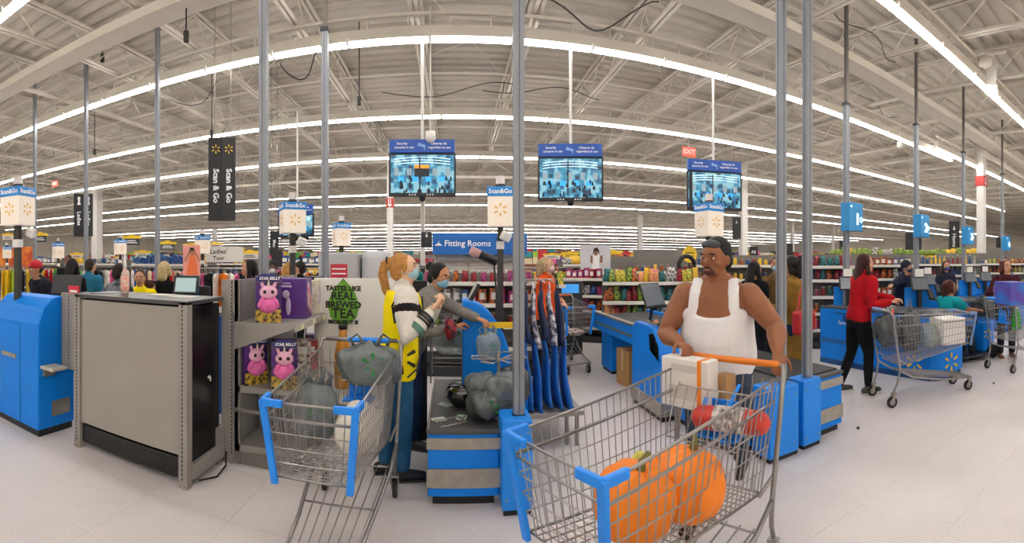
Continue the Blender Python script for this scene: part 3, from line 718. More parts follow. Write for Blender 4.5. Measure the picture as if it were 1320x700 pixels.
def tote(x, y, z, h_, w_, m, lab, group, i):
    b = MB(); n = 8
    rings = []
    for k in range(n+1):
        t = k/n; ww = w_*(.35+.65*t**.6); dd = .016+.02*t; off = .01*sin(i+t*6)
        zz = z-h_*t; c = V((off+.03*t*t, -.02*t, 0))
        rings.append([(c.x+dd*cos(q)*1.0, c.y+ww/2*sin(q)*(1+.12*sin(3*q+i)), zz) for q in [2*pi*j/12 for j in range(12)]])
    b.loft(rings)
    r = thing('tote_bag', lab, 'bag', (x, y, 0), 0, group)
    b.build('body', m, r, True)
    MB().tube([(0, -.05, z-.01), (0, -.03, z+.06), (0, .0, z+.09), (0, .03, z+.06), (0, .05, z-.01)], .006, 5).build('strap', m, r)
for i in range(6): tote(.56+i*.075, 3.98, 1.31+.02*(i % 2), .42+.03*(i % 3), .30, TN if i % 2 == 0 else mat('tote_navy', '17264d', .6, bump=.4), 'dark patterned folded tote hanging on upper hooks, number %s from the pole' % NTH[i], 'patterned totes on the upper hooks', i)
for i in range(6): tote(.55+i*.085, 3.93, .90, .55+.02*(i % 3), .36, BB, 'bright blue tote hanging on lower hooks, %s from the pole' % NTH[i], 'blue totes on the lower hooks', i+3)
# ================================================================ hanging signs, screens, lanterns
def screen_mat(key, sd):
    m = bpy.data.materials.new(key); m.use_nodes = True; nt = m.node_tree; N = nt.nodes; L = nt.links; b = N['Principled BSDF']
    tc = N.new('ShaderNodeTexCoord'); mp = N.new('ShaderNodeMapping'); mp.inputs['Location'].default_value = (sd, sd*2, 0); mp.inputs['Scale'].default_value = (1, 1, 1)
    L.new(tc.outputs['Object'], mp.inputs[0]); vo = N.new('ShaderNodeTexVoronoi'); vo.distance = 'CHEBYCHEV'; vo.inputs['Scale'].default_value = 9; L.new(mp.outputs[0], vo.inputs['Vector'])
    nz = N.new('ShaderNodeTexNoise'); nz.inputs['Scale'].default_value = 7; nz.inputs['Detail'].default_value = 6; L.new(mp.outputs[0], nz.inputs['Vector'])
    ad = N.new('ShaderNodeMath'); ad.operation = 'ADD'; L.new(vo.outputs['Distance'], ad.inputs[0]); L.new(nz.outputs['Fac'], ad.inputs[1])
    r = N.new('ShaderNodeValToRGB'); e = r.color_ramp.elements; L.new(ad.outputs[0], r.inputs[0])
    e[0].position = .55; e[0].color = lin('0b2338')+(1,); e[1].position = 1.25; e[1].color = lin('9fe0f2')+(1,)
    for p_, c_ in ((.75, '1878a8'), (.95, '3fb4d8')): q = e.new(p_); q.color = lin(c_)+(1,)
    b.inputs['Base Color'].default_value = (0, 0, 0, 1); L.new(r.outputs[0], b.inputs['Emission Color']); b.inputs['Emission Strength'].default_value = .42; b.inputs['Roughness'].default_value = .2
    return m
def monitor(px0, px1, py0, py1, Y, lab, i, yaw=0, hdr=True, pole_px=None, back=False):
    pxc = (px0+px1)/2; x = on(pxc, Y); d = hypot(x, Y); W = (px1-px0)/F*d/ max(.55, cos(yaw)); z1 = zd(py0+14, d); z0 = zd(py1, d); H_ = z1-z0; zc = (z0+z1)/2
    r = thing('security_monitor', lab, 'monitor', (x, Y, zc), -az(pxc)+yaw)
    MB().box(-W/2, W/2, 0, .06, -H_/2, H_/2).build('housing', BLACK, r, bevel=.01)
    SM = screen_mat('screen_picture_%d' % i, i*3.3)
    sc = MB().box(-W/2+.03, W/2-.03, -.004, 0, -H_/2+.05, H_/2-.03).build('screen', SM, r)
    # picture content: ceiling lamps, bright windows, aisle and shoppers
    R = random.Random(40+i); LG = mat('screen_light', 'd8f6ff', .4, emit=.55); LB = mat('screen_blue', '2387d6', .4, emit=.8); LD = mat('screen_dark', '10202e', .4); LM = mat('screen_mid', '7c8f99', .4, emit=.4)
    b = MB()
    for q in range(3):
        for s in range(7):
            a = -W*.42+s*W*.12; k = H_*(.40-.06*q); cv = lambda u: k-.12*(u/W)**2*W*1.3
            b.prism([(a, cv(a)-.006), (a+W*.11, cv(a+W*.11)-.006), (a+W*.11, cv(a+W*.11)+.004), (a, cv(a)+.004)], -.007, -.004, 'y')
    b.build('picture_lamps', LG, sc)
    b = MB()
    for q in range(5): x_ = -W*.42+q*W*.19; b.box(x_, x_+W*.07, -.007, -.004, -H_*.02, H_*.14)
    b.build('picture_windows', LM, sc)
    b = MB(); 
    for q in range(4): x_ = -W*.36+q*W*.2; b.box(x_, x_+W*.09, -.0085, -.0072, -H_*.16, -H_*.05)
    b.build('picture_counters', LB, sc)
    b = MB()
    for q in range(26):
        x_ = R.uniform(-W*.43, W*.43); z_ = R.uniform(-H_*.38, -H_*.02); s_ = R.uniform(.012, .026)
        b.prism([(x_-s_, z_-.05), (x_+s_, z_-.05), (x_+s_*.7, z_), (x_, z_+.012), (x_-s_*.7, z_)], -.0100, -.0088, 'y')
    b.box(-W*.05, -W*.03, -.0100, -.0088, -H_*.4, H_*.4)
    b.build('picture_shoppers', LD, sc)
    if i == 0: MB().box(-W*.12, W*.10, -.0086, -.0078, H_*.14, H_*.22).build('picture_shopfront', mat('front_orange', 'e0932a', .5, emit=.4), sc); MB().box(-W*.12, W*.10, -.0086, -.0078, -H_*.05, H_*.14).build('picture_opening', LD, sc)
    bb = MB()
    for q in range(3):
        bb.box(-W*.20+q*.04, -W*.20+q*.04+.022, -.006, -.0005, -H_/2+.01, -H_/2+.035); bb.box(W*.06+q*.04, W*.06+q*.04+.022, -.006, -.0005, -H_/2+.01, -H_/2+.035)
    bb.build('badge', cm('c9cdd3'), r)
    MB().lathe([(.05, -H_/2), (.05, -H_/2-.02), (.035, -H_/2-.06), (.01, -H_/2-.075)], (0, .03, 0), 14).build('dome_camera', BLACK, r, True)
    if hdr:
        h = MB().box(-W*.5+.01, W*.5-.02, -.02, .06, H_/2+.0, H_/2+.19).build('header_sign', mat('header_blue', '1252b4', .45), r, bevel=.004)
        for s_, xx, zz in (('Security', -W*.30, .13), ('cameras in use', -W*.27, .075), ('Cámaras de', W*.24, .13), ('seguridad en uso', W*.25, .075)):
            text(s_, .048, TXT, h, (xx, -.022, H_/2+zz), bold=.001)
        MB().cb((0, -.021, H_/2+.10), (.09, .004, .035), rm(0, .3, 0)).cb((.03, -.021, H_/2+.06), (.015, .004, .05)).cb((-.05, -.021, H_/2+.115), (.03, .004, .05), rm(0, .3, 0)).build('camera_icon', mat('icon_pale', '8fb8ea', .5), h)
    zt = 4.8-zc
    MB().tube([(0, .10, -H_*.2), (0, .10, zt)], .022, 8).build('hanging_pole', WHITE, r)
    MB().box(-.12, .12, .06, .11, -.12, .12).build('mount', DARK, r, bevel=.005)
    if back:
        MB().cb((-W*.2, .35, -.02), (W*.9, .05, H_), rm(0, 0, 1.0)).build('rear_housing', DARK, r, bevel=.01)
        MB().cb((-W*.2-.03, .30, H_/2+.08), (W*.8, .02, .12), rm(0, 0, 1.0)).build('rear_header', mat('header_blue'), r)
    return r
monitor(501, 588, 183, 253, 6.5, 'security monitor above the fitting rooms sign, orange shopfront on screen', 0)
monitor(693, 778, 188, 259, 6.5, 'security monitor right of the central grey pole', 1, 0)
monitor(886, 957, 207, 271, 6.5, 'security monitor over the man in white, second housing behind it', 2, .28, back=True)
monitor(358, 404, 262, 306, 9.0, 'small security monitor behind the lantern left of centre', 3, -.4, back=True)
# orange picture on the first screen
def lantern(px, py0, py1, Y, lab, yaw, zp0=0.0, w_=.25, base=True, pr=.03):
    x = on(px, Y); d = hypot(x, Y); z1 = zd(py0, d); z0 = zd(py1, d); h = z1-z0
    r = thing('lantern_sign', lab, 'sign', (x, Y, z0), -az(px)+yaw)
    a = w_/2
    MB().box(-a, a, -a, a, 0, h*.76).build('lantern_body', mat('lantern_lit', 'f3e6d6', .5, emit=.10), r, bevel=.004)
    MB().box(-a-.006, a+.006, -a-.006, a+.006, h*.76, h).build('header', mat('lantern_blue', '1583cf', .4, emit=.05), r, bevel=.004)
    for k in range(4):
        q = k*pi/2; c, s = cos(q), sin(q)
        text('Scan&Go', w_*.245, TXT, r, (s*(a+.008), -c*(a+.008), h*.88), (pi/2, 0, q), bold=.0018)
        spark(w_*.26, YELS, r, (s*(a+.003), -c*(a+.003), h*.42), (pi/2, 0, q), r0=.4)
    MB().lathe([(.05, h), (.05, h+.04), (.045, h+.04), (.045, h+.12), (.01, h+.125)], n=16).build('status_light', mat('lamp_cap', 'cfc6c4', .3), r, True)
    MB().lathe([(.052, h), (.052, h+.04), (.01, h+.042)], n=16).build('light_collar', DARK, r, True)
    MB().box(-pr, pr, -pr, pr, zp0-z0, 0).build('pole', mat('post_dark', '33312c', .5), r, bevel=.004)
    MB().box(-pr-.01, pr+.01, -pr-.01, pr+.01, -.22, -.14).build('collar', WHITE, r, bevel=.004)
    return r
lantern(23, 243, 291, 4.4*cos(az(23))*1.0+.1, 'white and blue lantern sign on a dark post over the left kiosk', .85)
lantern(645, 243, 293, 4.5, 'white and blue lantern sign just left of the central grey pole', .0, 0)
lantern(914, 263, 305, 4.6, 'white and blue lantern sign right above the man in white', .75, 0)
lantern(377, 262, 301, 4.8, 'white and blue lantern sign in front of the small monitor', .25, 0)
lantern(440, 288, 317, 7.2, 'distant white and blue lantern left of the yellow vest', .3, 0)
lantern(75, 313, 333, 8.0, 'small distant lantern behind the slim pole at left', .4, 0, .25)
lantern(155, 309, 328, 8.6, 'small distant lantern beside the spray bottle', .4, 0, .25)
lantern(261, 304, 327, 8.0, 'small distant lantern beside the pink poster', .4, 0, .25)
lantern(9, 318, 333, 7.6, 'small distant lantern at the far left edge', .4, 0, .22)
# white dispenser arms on posts
for px, py, Y, lab in ((40, 300, 2.7, 'white angled reader on the left lantern post'), (389, 312, 4.7, 'white rounded reader under the lantern by the small monitor'), (652, 305, 4.4, 'small white reader under the central lantern')):
    p = pY(px, py, Y); r = thing('wall_reader', lab, 'reader', p)
    MB().cb((0, 0, 0), (.10, .07, .09), rm(.2, .4, .3)).build('body', WHITE, r, bevel=.015); MB().tube([(0, .0, 0), (-.08, .05, -.02)], .012, 6).build('arm', DARK, r)

def banner(px, py0, py1, Y, wpx, words, lab, icon='spark', yaw=.2, hang=True, blade=True):
    x = on(px, Y); d = hypot(x, Y); z1 = zd(py0, d); z0 = zd(py1, d); h = z1-z0; W = wpx/F*d
    r = thing('hanging_banner', lab, 'sign', (x, Y, z0), -az(px)+yaw)
    BK = mat('banner_black', '17181c', .5)
    s1 = MB().box(-W*.55, 0, -.012, .012, 0, h); s1.v = [(a_, b_+.0, c_) for a_, b_, c_ in s1.v]
    p1 = s1.build('front_panel', BK, r); p1.rotation_euler = (0, 0, .12)
    p2 = MB().box(0, W*.50, -.012, .012, 0, h).build('side_panel', BK, r); p2.rotation_euler = (0, 0, -.35)
    for p_, xc, sx in ((p1, -W*.27, 1), (p2, W*.25, .75)):
        text(words, W*.30, TXT, p_, (xc, -.014, h*.42), (pi/2, pi/2, 0), bold=.004)
        if icon == 'spark': spark(W*.17, YEL, p_, (xc, -.014, h*.86), (pi/2, 0, 0), r0=.4)
        else:
            MB().prism([(xc-W*.1, h*.74), (xc+W*.1, h*.74), (xc+W*.05, h*.82), (xc+W*.08, h*.90), (xc+W*.04, h*.93), (xc-W*.04, h*.93), (xc-W*.08, h*.90), (xc-W*.05, h*.82)], -.016, -.012, 'y').build('dress_icon', TXT, p_)
    b = MB(); b.tube([(-W*.3, 0, h), (-W*.3, 0, ZD+.03-z0)], .006, 4).tube([(W*.3, -.05, h), (W*.3, -.05, ZD+.03-z0)], .006, 4); b.build('hanging_wire', STEEL, r)
    return r
banner(287, 178, 285, 6.0, 34, 'Scan & Go', 'tall black folded banner lettered for self scanning', 'spark', .1)
banner(108, 250, 305, 9.5, 24, 'Ladies', 'black folded banner with dress icon', 'dress', .1)
def flat_sign(px0, px1, py0, py1, Y, m, lab, cat='sign', name='hanging_sign', thick=.03, ztop=None, rods=True, face=True, group=None):
    pxc = (px0+px1)/2; x = on(pxc, Y); d = hypot(x, Y); W = (px1-px0)/F*d; z1 = zd(py0, d); z0 = zd(py1, d)
    r = thing(name, lab, cat, (x, Y, (z0+z1)/2), -az(pxc) if face else 0, group)
    MB().box(-W/2, W/2, -thick/2, thick/2, -(z1-z0)/2, (z1-z0)/2).build('panel', m, r, bevel=.004)
    if rods: MB().tube([(-W*.35, 0, (z1-z0)/2), (-W*.35, 0, ZD+.03-(z0+z1)/2)], .008, 4).tube([(W*.35, 0, (z1-z0)/2), (W*.35, 0, ZD+.03-(z0+z1)/2)], .008, 4).build('hanging_wire', STEEL, r)
    return r, W, z1-z0
r, W, H_ = flat_sign(558, 679, 300.5, 328, 11.0, NAVY, 'wide blue sign reading fitting rooms', rods=False, thick=.25, face=False)
text('Fitting Rooms', .20, TXT, r, (-.30, -.127, 0), bold=.003); MB().prism([(-1.10, -.05), (-.90, -.05), (-1.0, .02)], -.13, -.126, 'y').tube([(-1.0, -.128, .02), (-1.0, -.128, .05), (-.98, -.128, .06)], .006, 6).build('hanger_icon', TXT, r)
# fitting room block under it
r = thing('fitting_room_block', 'white fitting room partition under the blue sign', 'partition', (on(618, 11.2), 11.3, 0))
MB().box(-1.1, 1.1, 0, .1, 0, 1.85).build('wall_panel', cm('d9d5cf'), r); MB().box(-1.13, -1.05, -.05, .15, 0, 2.0).box(1.05, 1.13, -.05, .15, 0, 2.0).box(-.3, -.24, -.05, .12, 0, 1.85).build('post', STEEL, r)
MB().box(-1.0, -.35, -.3, 0, 1.60, 1.62).box(-1.0, -.35, -.3, 0, 1.1, 1.12).box(-.2, 1.0, -.3, 0, 1.60, 1.62).box(-.2, 1.0, -.3, 0, 1.1, 1.12).build('shelf', SHELF, r)
def vsign(px0, px1, py0, py1, Y, words, lab, arrow=True, m=None):
    r, W, h = flat_sign(px0, px1, py0, py1, Y, m or mat('banner_black'), lab, face=True)
    if words: text(words, min(W*.5, h*1.3/max(3, len(words))), TXT, r, (0, -.018, -h*.12 if arrow else 0), (pi/2, pi/2, 0) if h > W*1.3 else (pi/2, 0, 0), bold=.002)
    if arrow:
        k = min(W, h)*.22; z = h*.26
        MB().prism([(-k*.15, z+k), (k*.15, z+k), (k*.15, z), (k*.6, z), (0, z-k*.8), (-k*.6, z), (-k*.15, z)], -.019, -.015, 'y').build('arrow', TXT, r)
    return r
vsign(543, 557, 299, 319, 14, '', 'small black arrow sign beside the blue sign')
vsign(944, 955, 280, 308, 14, '', 'black arrow sign right of the man in white')
vsign(966, 977, 318, 332, 14, 'A5', 'low black square sign between two poles', False)
vsign(1014, 1022, 314, 332, 16, '', 'narrow black sign in the gap between the poles', False)
vsign(1223, 1237, 285, 325, 9, 'Home', 'tall black vertical sign behind box three')
vsign(1167, 1188, 300, 322, 8, '', 'black square sign under box two', False)
vsign(1082, 1095, 310, 334, 12, 'Baby', 'black sign behind the first lane pole', False)
vsign(348, 359, 298, 330, 9, 'Men', 'tall narrow black sign left of the small monitor', False)
vsign(0, 14, 272, 292, 9, '', 'black sign behind the left lantern', False)
vsign(350, 364, 322, 346, 12, '', 'black panel sign low beside the pole', False)
vsign(1284, 1296, 306, 328, 8, '', 'black square sign under box four', False)
# ad boards
r, W, h = flat_sign(748, 787, 316, 355, 9.0, cm('d6d6dc'), 'white poster of a woman in a white dress', 'poster', 'poster_board', rods=False)
b = MB().prism([(-.08, -.28), (.10, -.28), (.07, .02), (.10, .12), (-.06, .12), (-.05, .02)], -.02, -.016, 'y'); b.build('printed_dress', cm('fbfbfb'), r)
MB().prism([(-.02, .10), (.04, .10), (.045, .2), (-.02, .2)], -.022, -.0165, 'y').box(.10, .15, -.021, -.0165, -.05, .10).box(-.10, -.06, -.021, -.0165, -.06, .10).build('printed_skin', cm('8b5a40'), r)
MB().prism([(-.06, .10), (-.03, .25), (.04, .27), (.08, .2), (.08, .1), (.05, .18), (-.0, .2)], -.024, -.022, 'y').build('printed_hair', cm('2a1a14'), r)
MB().box(-W/2, -W/2+.02, -.0, .02, -h/2-1.1, -h/2).box(W/2-.02, W/2, -.0, .02, -h/2-1.1, -h/2).build('leg', STEEL, r)
r, W, h = flat_sign(236, 258, 316, 356, 7.0, cm('e79a8e'), 'pink poster of a figure in an orange dress', 'poster', 'poster_board', rods=False)
MB().prism([(-.10, -.26), (.12, -.26), (.08, .02), (.07, .1), (-.04, .1), (-.05, .02)], -.02, -.016, 'y').build('printed_dress', cm('e8763f'), r)
MB().prism([(-.02, .10), (.04, .10), (.05, .2), (-.02, .2)], -.02, -.016, 'y').cb((.1, -.018, .08), (.03, .004, .2), rm(0, -.5, 0)).cb((-.08, -.018, .08), (.03, .004, .2), rm(0, .5, 0)).build('printed_skin', cm('b07a55'), r)
MB().prism([(-.05, .12), (-.03, .24), (.04, .24), (.07, .14), (.04, .19), (-.01, .19)], -.024, -.02, 'y').build('printed_hair', cm('231914'), r)
MB().box(-W/2, -W/2+.02, -.0, .02, -h/2-1.3, -h/2).box(W/2-.02, W/2, -.0, .02, -h/2-1.3, -h/2).build('leg', STEEL, r)
r, W, h = flat_sign(265, 313, 318, 338, 8.5, cm('e9e6de'), 'white banner board lettered for ladies clothing', 'sign', 'hanging_sign', rods=False)
text("Ladies'", .14, TXK, r, (-.12, -.017, .06), bold=.002); text('Tour', .12, TXK, r, (-.12, -.017, -.08), bold=.002)
MB().box(-W/2, -W/2+.02, -.0, .02, -h/2-1.5, -h/2).box(W/2-.02, W/2, -.0, .02, -h/2-1.5, -h/2).build('leg', STEEL, r)
r, W, h = flat_sign(0, 42, 318, 345, 9.5, mat('harvest_orange', 'e8891c', .5, col2='b8401a', vscale=3), 'orange harvest coloured poster strip at the far left', 'poster', 'hanging_sign', rods=False)
MB().box(-W/2, -W/2+.03, 0, .03, -h/2-1.6, -h/2).box(W/2-.03, W/2, 0, .03, -h/2-1.6, -h/2).build('leg', STEEL, r)
# aisle markers with yellow toppers
AM = [(52, 299, 312, 11, 'k'), (170, 302, 316, 11, 'k'), (216, 310, 322, 12, 'g'), (225, 330, 342, 11, 'w'), (184, 322, 332, 12, 'w'), (300, 318, 330, 10, 'k'), (247, 313, 322, 13, 'w'), (278, 312, 320, 14, 'w'), (322, 322, 334, 12, 'w'), (99, 325, 334, 13, 'w'), (10, 300, 309, 12, 'w'),
      (790, 322, 332, 13, 'y'), (828, 322, 334, 13, 'y'), (735, 324, 332, 14, 'y'), (712, 326, 334, 14, 'w'), (852, 326, 334, 15, 'w'), (975, 336, 340, 15, 'w')]
for i, (px, a, b_, Y, k) in enumerate(AM):
    x = on(px, Y); d = hypot(x, Y); z1, z0 = zd(a, d), zd(b_, d)
    r = thing('aisle_marker', 'aisle marker with yellow topper, %s from the left' % NTH[sorted(q[0] for q in AM).index(px)], 'sign', (x, Y, z0), -az(px), 'yellow topped aisle markers')
    W = .5; h = z1-z0
    MB().box(-W/2, W/2, -.02, .02, 0, h*.6).build('panel', {'k': DARK, 'g': cm('4a4a48'), 'w': cm('d9d2c6'), 'y': mat('topper_yellow', 'efc62a', .5)}[k], r)
    MB().prism([(-W/2-.05, h*.6), (W/2+.05, h*.6), (W/2+.05, h*.85), (W*.2, h*.85), (W*.15, h), (-W*.15, h), (-W*.2, h*.85), (-W/2-.05, h*.85)], -.025, .025, 'y').build('topper', mat('topper_yellow'), r)
    MB().tube([(-W*.3, 0, h*.8), (-W*.3, 0, ZD+.03-z0)], .004, 3).tube([(W*.3, 0, h*.8), (W*.3, 0, ZD+.03-z0)], .004, 3).build('hanging_wire', STEEL, r)
    MB().box(-W*.35, W*.35, -.024, -.02, h*.18, h*.26).box(-W*.3, W*.25, -.024, -.02, h*.36, h*.44).build('print', TXT if k in 'kg' else TXK, r)
# lens shaped make-up tube sign (large cosmetic pencil display) above the scanner
p = pY(625, 331, 5.0)
r = thing('tube_display', 'large pink tipped black cosmetic tube display tilted above the lane', 'display', p)
o = MB().lathe([(.04, -.15), (.05, -.14), (.05, .05), (.048, .06)], n=16).build('body', BLACK, r, True); o.rotation_euler = (0, -1.15, 0)
o = MB().lathe([(.05, .06), (.05, .16), (.044, .18), (.01, .18)], n=16).build('tip', cm('c99a96'), r, True); o.rotation_euler = (0, -1.15, 0)
MB().tube([(.10, 0, -.06), (.13, 0, -.4), (.13, 0, -p.z)], .012, 6).build('stand_rod', DARK, r)
# hanging blue and purple trinket near monitor two
# ================================================================ shopping carts (local: handle centre at origin, nose towards +Y)
def cart(lab, loc, rz, handle=None, guard=None, L=1.10, scale=None, wire=CHROME, thin=.0026, big=False, name='shopping_cart'):
    r = thing(name, lab, 'shopping cart', loc, rz, None, scale)
    guard = guard or BLUE2
    TR = [(-.27, .06, 1.0), (.27, .06, 1.0), (.22, L, .95), (-.22, L, .95)]       # top rim: rear left, rear right, front right, front left
    BR = [(-.22, .16, .44), (.22, .16, .44), (.18, L-.06, .585), (-.18, L-.06, .585)]
    T = [V(p) for p in TR]; B = [V(p) for p in BR]
    lp = lambda a, b, t: a+(b-a)*t
    rim = MB()
    rim.tube([T[0], T[3], T[2], T[1]], .0065, 8).tube([lp(T[0], B[0], .22), lp(T[3], B[3], .22), lp(T[2], B[2], .22), lp(T[1], B[1], .22)], .0045, 6)
    rim.tube([B[0], B[3], B[2], B[1], B[0]], .006, 8)
    rim.build('basket_rim', wire, r, True)
    def wall(name, a0, a1, b0, b1, nh, nv):
        b = MB()
        for i in range(1, nh): t = i/nh; b.tube([lp(a0, b0, t), lp(a1, b1, t)], thin*1.2, 4, False)
        for i in range(nv+1): t = i/nv; b.tube([lp(a0, a1, t), lp(b0, b1, t)], thin, 4, False)
        o = b.build(name, wire, r); o['kind'] = 'stuff'; return o
    wall('side_wires', T[0], T[3], B[0], B[3], 5, 24); wall('side_wires', T[1], T[2], B[1], B[2], 5, 24)
    wall('front_wires', T[3], T[2], B[3], B[2], 5, 9); wall('rear_gate_wires', T[0]+V((.02, .02, 0)), T[1]+V((-.02, .02, 0)), B[0], B[1], 3, 10)
    wall('floor_wires', B[0], B[3], B[1], B[2], 10, 22)
    for s, t, q in ((-1, T[3], B[3]), (1, T[2], B[2])):
        g = MB(); g.bar(t+V((0, .012, .012)), q+V((0, .012, -.03)), .034, .022, V((0, 1, 0)))
        g.bar(t+V((-s*0, .012, .0)), t+V((-s*.10, .012, 0)), .022, .034); g.bar(t+V((0, .012, 0)), t+V((s*.008, -.09, .003)), .022, .034)
        g.build('corner_guard', guard, r, bevel=.005)
    # handle and side rails
    for s in (-1, 1):
        MB().tube([(s*.24, 0, 1.05), (s*.275, 0.0, 1.045), (s*.285, .03, 1.0), (s*.272, .09, .62), (s*.265, .13, .40), (s*.25, .10, .25), (s*.245, .06, .17)], .0125, 8).build('side_rail', wire, r, True)
        MB().tube([(s*.265, .13, .40), (s*.25, .3, .30), (s*.20, L*.62, .20), (s*.165, L-.02, .155)], .0125, 8).build('base_rail', wire, r, True)
        MB().tube([(s*.265, .11, .52), (s*.235, .22, .45)], .008, 6).build('brace', wire, r, True)
    MB().tube([(-.25, 0, 1.05), (.25, 0, 1.05)], .0145, 10).build('handle_bar', wire, r, True)
    MB().caps([(-.19 if not handle else -.24, 0, 1.05), (.08 if not handle else .24, 0, 1.05)], [.019, .019], 12).build('handle_grip', handle or guard, r, True)
    # bottom rack
    b = MB(); b.tube([(-.165, L-.02, .155), (.165, L-.02, .155)], .01, 6); b.tube([(-.25, .28, .31), (.25, .28, .31)], .006, 6); b.tube([(-.21, .6, .215), (.21, .6, .215)], .006, 6)
    for i in range(8): t = -1+2*i/7; b.tube([(t*.23, .26, .315), (t*.15, L-.02, .16)], .0042, 5)
    b.build('bottom_rack', wire, r, True)
    # child seat
    cs = MB(); s0 = [(-.2, .20, .93), (.2, .20, .93), (.18, .34, .70), (-.18, .34, .70)]
    for i in range(8): t = i/7; cs.tube([V(s0[0]).lerp(V(s0[1]), t), V(s0[3]).lerp(V(s0[2]), t)], .0028, 4)
    cs.tube([s0[0], s0[1], s0[2], s0[3], s0[0]], .005, 6); cs.tube([(-.2, .2, .93), (-.24, .08, .93)], .004, 5).tube([(.2, .2, .93), (.24, .08, .93)], .004, 5)
    cs.build('child_seat_frame', wire, r, True)
    MB().cb((-.02, .12, .78), (.15, .012, .17)).cb((-.02, .16, .69), (.2, .13, .012)).build('child_seat_flap', guard, r, bevel=.006)
    MB().tube([(-.09, .1, .95), (-.07, .2, .84), (-.03, .22, .75)], .011, 5, flat=.3).tube([(.07, .1, .95), (.05, .2, .84), (.0, .22, .75)], .011, 5, flat=.3).build('safety_strap', guard, r)
    # wheels
    for x, y, nm in ((-.245, .06, 0), (.245, .06, 0), (-.16, L-.05, 1), (.16, L-.05, 1)):
        w_ = MB().tube([(x-.014, y-.02, .062), (x+.014, y-.02, .062)], .062, 18).build('wheel', RUBBER, r, True, bevel=.006)
        MB().tube([(x-.016, y-.02, .062), (x+.016, y-.02, .062)], .034, 12).build('hub', mat('hub_grey', '8d8a88', .4, .3), w_)
        MB().bar((x-.022, y-.02, .062), (x-.022, y, .15), .004, .035, V((0, 1, 0))).bar((x+.022, y-.02, .062), (x+.022, y, .15), .004, .035, V((0, 1, 0))).cb((x, y, .155), (.05, .045, .012)).build('wheel_fork', STEEL, r)
    return r
# A: left foreground, nose towards the viewer
cA = cart('chrome shopping cart with blue corners, nose towards the viewer', (-.635, 3.07, 0), pi+.0, L=1.16)
bag((-.82, 2.62, .53), .24, .2, .40, 'grey plastic bag standing in the left cart', .2, BAG, 21, mark=True)
bag((-.53, 2.86, .80), .36, .14, .32, 'large grey plastic bag with green emblem on the cart child seat', .15, BAG, 22)
r = thing('white_sack', 'large white paper covered pack lying in the left cart', 'package', (-.52, 2.62, .50), .1)
MB().ell((-.03, 0, .12), (.14, .24, .13), 24, 14, f=lambda p: 1+.06*sin(5*p.x+3*p.z)+.05*sin(9*p.y)).build('sack', mat('sack_white', 'e6e0d2', .5, bump=.5, bscale=8), r, True)
r = thing('flyer', 'torn edged store flyer lying over the white pack in the cart', 'paper', (-.55, 2.84, .83), .1)
MB().prism([(-.16, -.02), (-.08, .03), (.0, .0), (.09, .05), (.15, .04), (.14, .1), (-.15, .1)], -.002, .004).build('sheet', cm('d8cfc0'), r)
# B: man's cart in the right foreground
bl = V((1.45, 2.045, 0)); bn = V((.325, 1.465, 0)); dB = bn-bl
cBm = cart('large chrome shopping cart with orange handle and two pumpkins', bl, hd(dB.x, dB.y), handle=mat('handle_orange', 'e07a1e', .45), L=dB.length, thin=.003, scale=(1.12, 1, 1))
# C: far cart with orange handle by the woman in orange
cart('grey shopping cart with orange handle in the aisle beside the woman in orange', (1.62, 7.0, 0), hd(.14, -1), handle=mat('handle_rust', 'b8663a', .5), L=.95)
# D: red hoodie's cart
pD = (3.98, 2.95); 
cart('empty fronted chrome cart pushed by the woman in the red hoodie', (4.13, 3.0, 0), hd(.97, -.50), guard=mat('cart_grey_blue', '6a86b8', .5), L=1.22)
# E: right edge cart
cart('chrome cart at the right frame edge loaded with a diaper box', (6.10, 2.32, 0), hd(.97, -.35), L=1.1)
# cart contents
def pumpkin(loc, R_, lab, rz=0, tilt=0):
    r = thing('pumpkin', lab, 'pumpkin', loc, rz)
    f = lambda p: (1+.055*abs(cos(4.5*atan2(p.y, p.x)))-.03)*(1-.14*max(0, abs(p.z)-.55))
    MB().ell((0, 0, R_*.93), (R_, R_, R_*.93), 72, 28, rm(tilt, 0, 0), f).build('rind', mat('pumpkin_orange', 'f08206', .5, var=.10, vscale=9, bump=.15, bscale=14), r, True)
    q = rm(tilt, 0, 0) @ V((0, 0, R_*.86))
    c = V((0, 0, R_*.93))+q
    MB().tube([c-q*.12, c+q.normalized()*.035, c+q.normalized()*.045+V((.015, 0, .0)), c+q.normalized()*.05+V((.035, .01, .0))], [.026, .015, .012, .014], 7).build('stalk', mat('stalk', '6f6a34', .8, bump=.6), r, True)
    return r
pumpkin((.675, 1.585, .535), .16, 'orange pumpkin on the left in the right hand cart', .3, .25)
pumpkin((.955, 1.68, .49), .17, 'orange pumpkin with brown stalk on the right in the cart', 1.2, .2)
r = thing('flower_pack', 'small yellow green pack between the pumpkins', 'package', (.79, 1.80, .55), .3); MB().ell((0, 0, .13), (.05, .05, .09), 14, 10).build('pack', mat('pack_yg', 'd6cf5a', .5, var=.4, vscale=30), r, True)
r = thing('cereal_box', 'white carton with orange edge upright in the child seat', 'box', (1.27, 2.19, .79), hd(dB.x, dB.y)-.05)
MB().box(-.16, .15, -.04, .07, 0, .27).build('carton', cm('efe9e2'), r, bevel=.004); MB().box(-.12, -.095, -.043, .073, 0, .272).build('orange_edge', cm('ef8a25'), r)
MB().box(-.1, .08, .07, .072, .2, .24).box(-.12, .1, .07, .072, .05, .12).build('print', cm('d8d0cc'), r)
r = thing('snack_sack', 'red and white striped sack lying over the cart seat', 'package', (1.32, 1.87, .80), hd(dB.x, dB.y)+.15)
